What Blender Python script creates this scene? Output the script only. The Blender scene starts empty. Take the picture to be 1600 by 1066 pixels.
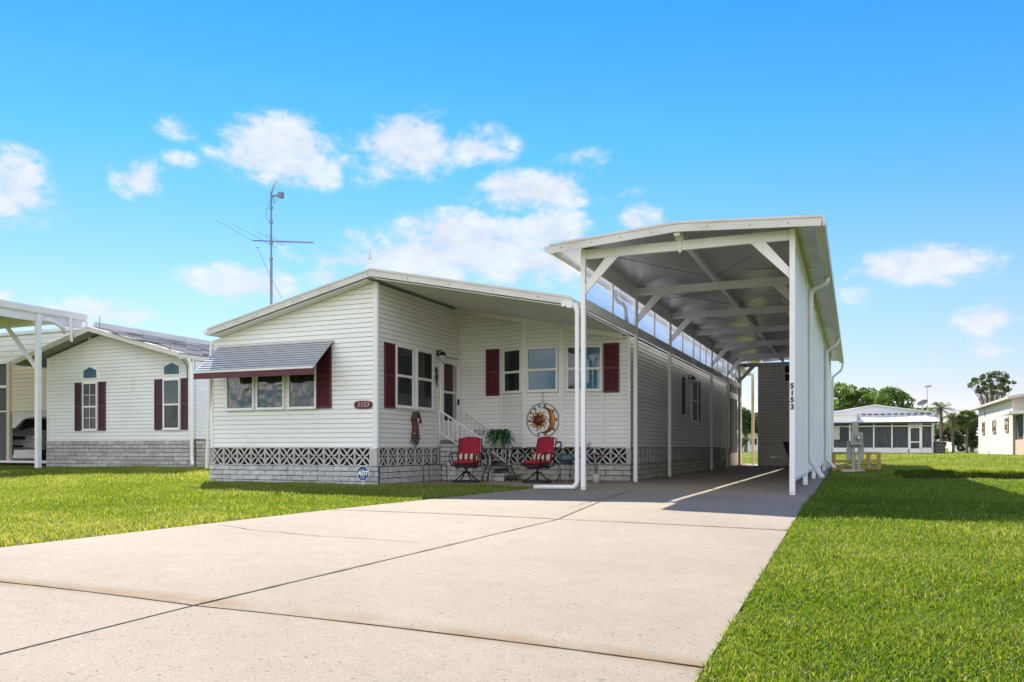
import bpy, math, random
import numpy as np
from mathutils import Vector, Matrix
R = random.Random(7)
NR = np.random.default_rng(11)
sc = bpy.context.scene
C = sc.collection
rad = math.radians

# ------------------------------------------------------------------ camera
F_PX = 1268.0
YAW = math.atan2(536, 1268)
CY, SY = math.cos(YAW), math.sin(YAW)
EYE = 0.78
cam = bpy.data.cameras.new('camera')
cam.sensor_width = 36.0
cam.lens = 36.0 * F_PX / 1600.0
cam.shift_y = (699.5 - 533.0) / 1600.0
cam.clip_start = 0.05
cam.clip_end = 3000
camo = bpy.data.objects.new('camera', cam)
C.objects.link(camo)
camo.location = (0, 0, EYE)
camo.rotation_euler = (rad(90), 0, YAW)
sc.camera = camo

# ------------------------------------------------------------------ sun and sky
SUN = Vector((-0.66, 0.78, 1.0)).normalized()
sl = bpy.data.lights.new('sun', 'SUN')
sl.energy = 3.7
sl.angle = rad(0.5)
sl.color = (1.0, 0.94, 0.84)
so = bpy.data.objects.new('sun', sl)
C.objects.link(so)
so.rotation_euler = SUN.to_track_quat('Z', 'Y').to_euler()
so.location = (0, 0, 30)
sc.view_settings.view_transform = 'Standard'
sc.view_settings.look = 'None'
sc.view_settings.gamma = 1
sc.view_settings.use_curve_mapping = False
sc.view_settings.exposure = 1.48

W = bpy.data.worlds.new('World')
sc.world = W
W.use_nodes = True
nt = W.node_tree
for n in list(nt.nodes):
    nt.nodes.remove(n)
def wn(t, **k):
    n = nt.nodes.new(t)
    for a, b in k.items():
        setattr(n, a, b)
    return n
def wl(a, b):
    nt.links.new(a, b)
def wm(op, a, b=None, clamp=False):
    n = wn('ShaderNodeMath', operation=op, use_clamp=clamp)
    for i, q in enumerate((a, b)):
        if q is None:
            continue
        if isinstance(q, (int, float)):
            n.inputs[i].default_value = q
        else:
            wl(q, n.inputs[i])
    return n.outputs[0]
out = wn('ShaderNodeOutputWorld')
bg = wn('ShaderNodeBackground')
bg.inputs[1].default_value = 0.15
sky = wn('ShaderNodeTexSky', sky_type='NISHITA')
sky.sun_disc = False
sky.sun_elevation = math.asin(SUN.z)
sky.sun_rotation = math.atan2(SUN.x, SUN.y)
sky.air_density = 1.0
sky.dust_density = 0.0
sky.ozone_density = 3.0
tc = wn('ShaderNodeTexCoord')
sep = wn('ShaderNodeSeparateXYZ')
wl(tc.outputs['Generated'], sep.inputs[0])
el = wm('ARCSINE', sep.outputs[2])
az = wm('ARCTAN2', sep.outputs[0], sep.outputs[1])
# colour grade of the clear sky: deep azure high up, pale at the horizon
grade = wn('ShaderNodeValToRGB')
cr = grade.color_ramp
cr.elements[0].position = 0.0
cr.elements[0].color = (0.33, 0.30, 0.36, 1)
cr.elements[1].position = 1.0
cr.elements[1].color = (0.03, 0.30, 0.56, 1)
for p_, c_ in ((0.10, (0.33, 0.275, 0.31)), (0.28, (0.31, 0.345, 0.43)), (0.55, (0.15, 0.36, 0.52))):
    e_ = cr.elements.new(p_)
    e_.color = (*c_, 1)
wl(wm('DIVIDE', el, 0.62, True), grade.inputs[0])
mul = wn('ShaderNodeMix', data_type='RGBA', blend_type='MULTIPLY')
mul.inputs[0].default_value = 1.0
wl(sky.outputs[0], mul.inputs[6])
wl(grade.outputs[0], mul.inputs[7])
# cumulus clouds: soft ellipses in azimuth / elevation, broken up by noise
nz = wn('ShaderNodeTexNoise')
nz.inputs['Scale'].default_value = 17.0
nz.inputs['Detail'].default_value = 8.0
nz.inputs['Roughness'].default_value = 0.62
mp = wn('ShaderNodeMapping')
mp.inputs['Scale'].default_value = (1, 1, 1.7)
wl(tc.outputs['Generated'], mp.inputs[0])
wl(mp.outputs[0], nz.inputs['Vector'])
nz2 = wn('ShaderNodeTexNoise')
nz2.inputs['Scale'].default_value = 50.0
nz2.inputs['Detail'].default_value = 5.0
wl(mp.outputs[0], nz2.inputs['Vector'])
CLOUDS = [(25, 290, 46, 50, .8), (215, 275, 38, 34, .8), (285, 200, 44, 18, .5), (285, 252, 40, 15, .4),
          (435, 235, 95, 48, 1.0), (490, 265, 50, 30, .7), (640, 225, 90, 50, 1.0), (740, 228, 70, 34, .8),
          (585, 265, 50, 30, .5), (830, 298, 105, 30, 1.0), (915, 255, 62, 24, .45), (960, 300, 50, 20, .45),
          (1000, 340, 42, 22, .8), (680, 402, 180, 42, 1.0), (720, 375, 115, 44, 1.1), (860, 362, 62, 38, 1.0), (540, 405, 110, 22, .75),
          (840, 415, 120, 40, .8), (380, 445, 90, 32, .8), (165, 490, 80, 26, .55), (1440, 415, 100, 30, .95),
          (1350, 455, 50, 22, .5), (1545, 500, 42, 28, .8), (1520, 550, 60, 30, .45), (1370, 565, 60, 20, .4),
          (10, 455, 50, 18, .4), (50, 335, 50, 20, .35), (1480, 530, 30, 14, .4), (520, 430, 70, 26, .6),
          (-220, 330, 120, 50, .9), (-420, 430, 120, 40, .8), (1780, 380, 110, 45, .9), (2050, 300, 130, 50, .9),
          (1500, -400, 200, 90, .9), (300, -500, 220, 90, .9), (-600, -200, 200, 90, .9)]
dens = None
for px_, py_, rx_, ry_, am in CLOUDS:
    a_ = (px_ - 800) / F_PX
    b_ = (699.5 - py_) / F_PX
    d_ = Vector((a_ * CY - SY, a_ * SY + CY, b_)).normalized()
    ca, ce = math.atan2(d_.x, d_.y), math.asin(d_.z)
    sx, sy_ = rx_ / F_PX * 1.0, ry_ / F_PX * 1.0
    u = wm('DIVIDE', wm('SUBTRACT', az, ca), sx)
    v = wm('DIVIDE', wm('SUBTRACT', el, ce), sy_)
    q = wm('SUBTRACT', 1.0, wm('SQRT', wm('ADD', wm('MULTIPLY', u, u), wm('MULTIPLY', v, v))))
    q = wm('MULTIPLY', wm('MAXIMUM', wm('ADD', q, 0.35), 0.0), am)
    dens = q if dens is None else wm('MAXIMUM', dens, q)
nn = wm('MULTIPLY', wm('SUBTRACT', nz.outputs[0], 0.5), 2.6)
nn2 = wm('MULTIPLY', wm('SUBTRACT', nz2.outputs[0], 0.5), 0.5)
edge = wm('MULTIPLY', dens, 3.0, True)
dens = wm('ADD', dens, wm('MULTIPLY', wm('ADD', nn, nn2), edge))
# broken cloud field behind the viewer, out of view, thickened as fill light
backn = wn('ShaderNodeTexNoise')
backn.inputs['Scale'].default_value = 3.2
backn.inputs['Detail'].default_value = 7.0
wl(mp.outputs[0], backn.inputs['Vector'])
bk = wm('MULTIPLY', wm('SUBTRACT', backn.outputs[0], 0.38), 6.0)
bk = wm('MULTIPLY', bk, wm('MULTIPLY', wm('MULTIPLY', sep.outputs[1], -2.0), 1.0, True))
dens = wm('MAXIMUM', dens, bk)
cm = wn('ShaderNodeMapRange', interpolation_type='SMOOTHERSTEP')
cm.inputs['From Min'].default_value = 0.08
cm.inputs['From Max'].default_value = 1.0
wl(dens, cm.inputs[0])
thin = wm('ADD', 0.66, wm('MULTIPLY', nz2.outputs[0], 0.5), True)   # thin places inside the clouds
cov = wm('MULTIPLY', wm('MULTIPLY', cm.outputs[0], thin), 0.98)
cov = wm('MULTIPLY', cov, wm('GREATER_THAN', el, 0.0))
ccol = wn('ShaderNodeMix', data_type='RGBA')
ccol.inputs[6].default_value = (2.1, 2.2, 2.3, 1)    # clouds round the sun side, seen against the light
ccol.inputs[7].default_value = (6.5, 6.4, 6.3, 1)      # unseen clouds behind the viewer, brightened to fill the shaded walls
wl(wm('MULTIPLY', wm('SUBTRACT', 0.25, sep.outputs[1]), 1.2, True), ccol.inputs[0])
shade = wn('ShaderNodeMapRange')                       # grey undersides where the cloud is thick
shade.inputs['From Min'].default_value = 0.3
shade.inputs['From Max'].default_value = 0.75
shade.inputs['To Min'].default_value = 0.84
shade.inputs['To Max'].default_value = 1.10
wl(nz.outputs[0], shade.inputs[0])
cshade = wn('ShaderNodeVectorMath', operation='SCALE')
wl(ccol.outputs[2], cshade.inputs[0])
wl(shade.outputs[0], cshade.inputs['Scale'])
mx = wn('ShaderNodeMix', data_type='RGBA')
wl(cov, mx.inputs[0])
wl(mul.outputs[2], mx.inputs[6])
wl(cshade.outputs[0], mx.inputs[7])
wl(mx.outputs[2], bg.inputs[0])
wl(bg.outputs[0], out.inputs[0])

# ------------------------------------------------------------------ helpers
BASE = {}
def props(o, label=None, cat=None, group=None, kind=None):
    for k, v in (('label', label), ('category', cat), ('group', group), ('kind', kind)):
        if v:
            o[k] = v
    return o
def thing(name, label, cat, loc=(0, 0, 0), group=None, rz=None):
    """an Empty at the thing's base; with rz its parts are modelled in local coordinates"""
    o = bpy.data.objects.new(name, None)
    C.objects.link(o)
    o.empty_display_size = 0.2
    o.location = loc
    if rz is not None:
        o.rotation_euler = (0, 0, rz)
    else:
        BASE[o.name] = Vector(loc)
    return props(o, label, cat, group)
def link(name, mesh, parent=None, mw=None):
    o = bpy.data.objects.new(name, mesh)
    C.objects.link(o)
    if parent is not None:
        o.parent = parent
        if parent.name in BASE:
            o.matrix_parent_inverse = Matrix.Translation(-BASE[parent.name])
    if mw is not None:
        o.matrix_basis = mw
    return o
def copy_tree(o, parent=None):
    c = o.copy()
    C.objects.link(c)
    if parent is not None:
        c.parent = parent
    for ch in list(o.children):
        copy_tree(ch, c)
    return c
def frame(o, u, n):
    """matrix from (u, outward, z) to world"""
    m = Matrix.Identity(4)
    m.col[0] = (u[0], u[1], 0, 0)
    m.col[1] = (n[0], n[1], 0, 0)
    m.col[3] = (o[0], o[1], o[2] if len(o) > 2 else 0, 1)
    return m
class MB:
    def __init__(s, m=None):
        s.v = []
        s.f = []
        s.m = m
    def pt(s, p):
        p = Vector(p)
        s.v.append(tuple(s.m @ p) if s.m is not None else tuple(p))
        return len(s.v) - 1
    def poly(s, pts):
        s.f.append([s.pt(p) for p in pts])
        return s
    def box(s, a, b):
        x0, y0, z0 = a
        x1, y1, z1 = b
        i = [s.pt(p) for p in ((x0, y0, z0), (x1, y0, z0), (x1, y1, z0), (x0, y1, z0), (x0, y0, z1), (x1, y0, z1), (x1, y1, z1), (x0, y1, z1))]
        for q in ((0, 3, 2, 1), (4, 5, 6, 7), (0, 1, 5, 4), (1, 2, 6, 5), (2, 3, 7, 6), (3, 0, 4, 7)):
            s.f.append([i[k] for k in q])
        return s
    def cbox(s, a, b, c=0.006):
        """box with chamfered edges"""
        x0, y0, z0 = a
        x1, y1, z1 = b
        X, Y, Z = (x0, x1), (y0, y1), (z0, z1)
        sg = (1, -1)
        I = {}
        for i in (0, 1):
            for j in (0, 1):
                for k in (0, 1):
                    cx, cy, cz = X[i], Y[j], Z[k]
                    I[i, j, k, 0] = s.pt((cx, cy + sg[j] * c, cz + sg[k] * c))
                    I[i, j, k, 1] = s.pt((cx + sg[i] * c, cy, cz + sg[k] * c))
                    I[i, j, k, 2] = s.pt((cx + sg[i] * c, cy + sg[j] * c, cz))
        for i in (0, 1):
            s.f.append([I[i, 0, 0, 0], I[i, 1, 0, 0], I[i, 1, 1, 0], I[i, 0, 1, 0]])
            s.f.append([I[0, i, 0, 1], I[1, i, 0, 1], I[1, i, 1, 1], I[0, i, 1, 1]])
            s.f.append([I[0, 0, i, 2], I[1, 0, i, 2], I[1, 1, i, 2], I[0, 1, i, 2]])
        for i in (0, 1):
            for j in (0, 1):
                s.f.append([I[i, j, 0, 0], I[i, j, 1, 0], I[i, j, 1, 1], I[i, j, 0, 1]])
                s.f.append([I[i, 0, j, 0], I[i, 1, j, 0], I[i, 1, j, 2], I[i, 0, j, 2]])
                s.f.append([I[0, i, j, 1], I[1, i, j, 1], I[1, i, j, 2], I[0, i, j, 2]])
                for k in (0, 1):
                    s.f.append([I[i, j, k, 0], I[i, j, k, 1], I[i, j, k, 2]])
        return s
    def bar(s, p, q, w, h, up=(0, 0, 1)):
        p, q, up = Vector(p), Vector(q), Vector(up)
        d = (q - p).normalized()
        sd = d.cross(up)
        if sd.length < 1e-4:
            sd = d.cross(Vector((0, 1, 0)))
        sd.normalize()
        u2 = sd.cross(d)
        i = []
        for b in (p, q):
            for a_, c_ in ((-1, -1), (1, -1), (1, 1), (-1, 1)):
                i.append(s.pt(b + sd * (a_ * w / 2) + u2 * (c_ * h / 2)))
        for q4 in ((0, 1, 2, 3), (7, 6, 5, 4), (0, 4, 5, 1), (1, 5, 6, 2), (2, 6, 7, 3), (3, 7, 4, 0)):
            s.f.append([i[k] for k in q4])
        return s
    def tube(s, pts, r, n=8, caps=True):
        pts = [Vector(p) for p in pts]
        if not isinstance(r, (list, tuple)):
            r = [r] * len(pts)
        rings = []
        ref = None
        for k, p in enumerate(pts):
            a = pts[max(k - 1, 0)]
            b = pts[min(k + 1, len(pts) - 1)]
            d = (b - a).normalized()
            if ref is None:
                ref = Vector((0, 0, 1)) if abs(d.z) < .9 else Vector((1, 0, 0))
            x = d.cross(ref)
            if x.length < 1e-5:
                x = d.cross(Vector((0.3, 0.8, 0.5)))
            x.normalize()
            y = d.cross(x).normalized()
            ref = y.cross(x) if False else ref
            rings.append([s.pt(p + (x * math.cos(t) + y * math.sin(t)) * r[k]) for t in [2 * math.pi * j / n for j in range(n)]])
        for a, b in zip(rings, rings[1:]):
            for j in range(n):
                s.f.append([a[j], a[(j + 1) % n], b[(j + 1) % n], b[j]])
        if caps:
            s.f.append(rings[0][::-1])
            s.f.append(rings[-1])
        return s
    def lathe(s, prof, c=(0, 0, 0), n=20, axis=None):
        c = Vector(c)
        m = axis.to_3x3() if axis is not None else Matrix.Identity(3)
        rings = []
        for r, z in prof:
            rings.append([s.pt(c + m @ Vector((r * math.cos(2 * math.pi * j / n), r * math.sin(2 * math.pi * j / n), z))) for j in range(n)])
        for a, b in zip(rings, rings[1:]):
            for j in range(n):
                s.f.append([a[j], a[(j + 1) % n], b[(j + 1) % n], b[j]])
        s.f.append(rings[0][::-1])
        s.f.append(rings[-1])
        return s
    def prism(s, pts, off):
        """extrude polygon pts (3D) by vector off"""
        off = Vector(off)
        a = [s.pt(p) for p in pts]
        b = [s.pt(Vector(p) + off) for p in pts]
        n = len(a)
        s.f.append(a[::-1])
        s.f.append(b)
        for j in range(n):
            s.f.append([a[j], a[(j + 1) % n], b[(j + 1) % n], b[j]])
        return s
    def sphere(s, c, r, n=10, m=7):
        c = Vector(c)
        r = Vector(r) if isinstance(r, (tuple, list, Vector)) else Vector((r, r, r))
        prof = []
        rings = []
        for i in range(1, m):
            t = math.pi * i / m
            rings.append([s.pt(c + Vector((r.x * math.sin(t) * math.cos(2 * math.pi * j / n), r.y * math.sin(t) * math.sin(2 * math.pi * j / n), r.z * math.cos(t)))) for j in range(n)])
        top = s.pt(c + Vector((0, 0, r.z)))
        bot = s.pt(c - Vector((0, 0, r.z)))
        for j in range(n):
            s.f.append([top, rings[0][j], rings[0][(j + 1) % n]])
            s.f.append([bot, rings[-1][(j + 1) % n], rings[-1][j]])
        for a, b in zip(rings, rings[1:]):
            for j in range(n):
                s.f.append([a[j], b[j], b[(j + 1) % n], a[(j + 1) % n]])
        return s
    def mesh(s, name, mat, smooth=False):
        me = bpy.data.meshes.new(name)
        me.from_pydata(s.v, [], s.f)
        if mat:
            me.materials.append(mat)
        if smooth:
            me.polygons.foreach_set('use_smooth', [True] * len(me.polygons))
        me.update()
        return me
    def build(s, name, mat, parent=None, smooth=False, **k):
        o = link(name, s.mesh(name, mat, smooth), parent)
        return props(o, **k)

# ------------------------------------------------------------------ materials
def mat(name, col, rough=0.6, var=0.12, scale=3.0, bump=0.0, bscale=80.0, rand=0.0, metal=0.0, spec=0.5, dark=None, dthr=(0.55, 0.7), dscale=1.3, emit=None, coord='Object', stretch=None):
    m = bpy.data.materials.new(name)
    m.use_nodes = True
    t = m.node_tree
    b = t.nodes['Principled BSDF']
    b.inputs['Roughness'].default_value = rough
    b.inputs['Metallic'].default_value = metal
    b.inputs['Specular IOR Level'].default_value = spec
    tcn = t.nodes.new('ShaderNodeTexCoord')
    if coord == 'World':
        g = t.nodes.new('ShaderNodeNewGeometry')
        src = g.outputs['Position']
    else:
        src = tcn.outputs['Object']
    if stretch:
        mpn = t.nodes.new('ShaderNodeMapping')
        mpn.inputs['Scale'].default_value = stretch
        t.links.new(src, mpn.inputs[0])
        src = mpn.outputs[0]
    n = t.nodes.new('ShaderNodeTexNoise')
    n.inputs['Scale'].default_value = scale
    n.inputs['Detail'].default_value = 6
    t.links.new(src, n.inputs['Vector'])
    r = t.nodes.new('ShaderNodeMapRange')
    r.inputs['From Min'].default_value = 0.3
    r.inputs['From Max'].default_value = 0.7
    r.inputs['To Min'].default_value = 1 - var
    r.inputs['To Max'].default_value = 1 + var
    t.links.new(n.outputs[0], r.inputs[0])
    val = r.outputs[0]
    if rand:
        oi = t.nodes.new('ShaderNodeObjectInfo')
        rr = t.nodes.new('ShaderNodeMapRange')
        rr.inputs['To Min'].default_value = 1 - rand
        rr.inputs['To Max'].default_value = 1 + rand
        t.links.new(oi.outputs['Random'], rr.inputs[0])
        mm = t.nodes.new('ShaderNodeMath')
        mm.operation = 'MULTIPLY'
        t.links.new(val, mm.inputs[0])
        t.links.new(rr.outputs[0], mm.inputs[1])
        val = mm.outputs[0]
    vm = t.nodes.new('ShaderNodeVectorMath')
    vm.operation = 'SCALE'
    vm.inputs[0].default_value = col
    t.links.new(val, vm.inputs['Scale'])
    c_out = vm.outputs[0]
    if dark:
        n2 = t.nodes.new('ShaderNodeTexNoise')
        n2.inputs['Scale'].default_value = dscale
        n2.inputs['Detail'].default_value = 7
        n2.inputs['Roughness'].default_value = .62
        t.links.new(src, n2.inputs['Vector'])
        r2 = t.nodes.new('ShaderNodeMapRange')
        r2.inputs['From Min'].default_value = dthr[0]
        r2.inputs['From Max'].default_value = dthr[1]
        t.links.new(n2.outputs[0], r2.inputs[0])
        mxn = t.nodes.new('ShaderNodeMix')
        mxn.data_type = 'RGBA'
        t.links.new(r2.outputs[0], mxn.inputs[0])
        t.links.new(c_out, mxn.inputs[6])
        mxn.inputs[7].default_value = (*dark, 1)
        c_out = mxn.outputs[2]
    t.links.new(c_out, b.inputs['Base Color'])
    if bump:
        n3 = t.nodes.new('ShaderNodeTexNoise')
        n3.inputs['Scale'].default_value = bscale
        n3.inputs['Detail'].default_value = 4
        t.links.new(src, n3.inputs['Vector'])
        bn = t.nodes.new('ShaderNodeBump')
        bn.inputs['Strength'].default_value = bump
        bn.inputs['Distance'].default_value = 0.02
        t.links.new(n3.outputs[0], bn.inputs['Height'])
        t.links.new(bn.outputs[0], b.inputs['Normal'])
    return m
def glass_mat(name, tint=(.35, .4, .42), refl=0.35, rough=0.02, wave=0.0, ior=1.5, milky=0.0):
    m = bpy.data.materials.new(name)
    m.use_nodes = True
    t = m.node_tree
    for n in list(t.nodes):
        t.nodes.remove(n)
    o = t.nodes.new('ShaderNodeOutputMaterial')
    tr = t.nodes.new('ShaderNodeBsdfTransparent')
    tr.inputs[0].default_value = (*tint, 1)
    gl = t.nodes.new('ShaderNodeBsdfGlossy')
    gl.inputs[0].default_value = (.95, .97, 1, 1)
    gl.inputs['Roughness'].default_value = rough
    lw = t.nodes.new('ShaderNodeFresnel')
    lw.inputs[0].default_value = ior
    mr = t.nodes.new('ShaderNodeMapRange')
    mr.inputs['To Min'].default_value = refl
    mr.inputs['To Max'].default_value = 1
    t.links.new(lw.outputs[0], mr.inputs[0])
    mx_ = t.nodes.new('ShaderNodeMixShader')
    t.links.new(mr.outputs[0], mx_.inputs[0])
    t.links.new(tr.outputs[0], mx_.inputs[1])
    t.links.new(gl.outputs[0], mx_.inputs[2])
    fin = mx_.outputs[0]
    if milky:
        tl = t.nodes.new('ShaderNodeBsdfTranslucent')
        tl.inputs[0].default_value = (.8, .85, .9, 1)
        m3 = t.nodes.new('ShaderNodeMixShader')
        m3.inputs[0].default_value = milky
        t.links.new(fin, m3.inputs[1])
        t.links.new(tl.outputs[0], m3.inputs[2])
        fin = m3.outputs[0]
    t.links.new(fin, o.inputs[0])
    if wave:
        tcn = t.nodes.new('ShaderNodeTexCoord')
        n3 = t.nodes.new('ShaderNodeTexNoise')
        n3.inputs['Scale'].default_value = 2.2
        n3.inputs['Detail'].default_value = 1
        t.links.new(tcn.outputs['Object'], n3.inputs['Vector'])
        bn = t.nodes.new('ShaderNodeBump')
        bn.inputs['Strength'].default_value = wave
        bn.inputs['Distance'].default_value = 0.05
        t.links.new(n3.outputs[0], bn.inputs['Height'])
        t.links.new(bn.outputs[0], gl.inputs['Normal'])
    return m
def leaf_mat(name, cols, trans=0.35, attr=False, rough=0.5, var_scale=0.6, brown=None):
    m = bpy.data.materials.new(name)
    m.use_nodes = True
    t = m.node_tree
    for n in list(t.nodes):
        t.nodes.remove(n)
    o = t.nodes.new('ShaderNodeOutputMaterial')
    ramp = t.nodes.new('ShaderNodeValToRGB')
    el_ = ramp.color_ramp.elements
    el_[0].color = (*cols[0], 1)
    el_[1].color = (*cols[-1], 1)
    for i in range(1, len(cols) - 1):
        e = el_.new(i / (len(cols) - 1))
        e.color = (*cols[i], 1)
    if attr:
        a = t.nodes.new('ShaderNodeAttribute')
        a.attribute_name = 'tint'
        t.links.new(a.outputs['Fac'], ramp.inputs[0])
    else:
        g = t.nodes.new('ShaderNodeNewGeometry')
        t.links.new(g.outputs['Random Per Island'], ramp.inputs[0])
    col = ramp.outputs[0]
    d = t.nodes.new('ShaderNodeBsdfPrincipled')
    d.inputs['Roughness'].default_value = rough
    d.inputs['Specular IOR Level'].default_value = 0.35
    tl = t.nodes.new('ShaderNodeBsdfTranslucent')
    t.links.new(col, d.inputs['Base Color'])
    br = t.nodes.new('ShaderNodeMix')
    br.data_type = 'RGBA'
    br.blend_type = 'MULTIPLY'
    br.inputs[0].default_value = 1
    br.inputs[7].default_value = (1.5, 1.5, 0.7, 1)
    t.links.new(col, br.inputs[6])
    t.links.new(br.outputs[2], tl.inputs[0])
    mx_ = t.nodes.new('ShaderNodeMixShader')
    mx_.inputs[0].default_value = trans
    t.links.new(d.outputs[0], mx_.inputs[1])
    t.links.new(tl.outputs[0], mx_.inputs[2])
    t.links.new(mx_.outputs[0], o.inputs[0])
    return m
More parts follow.
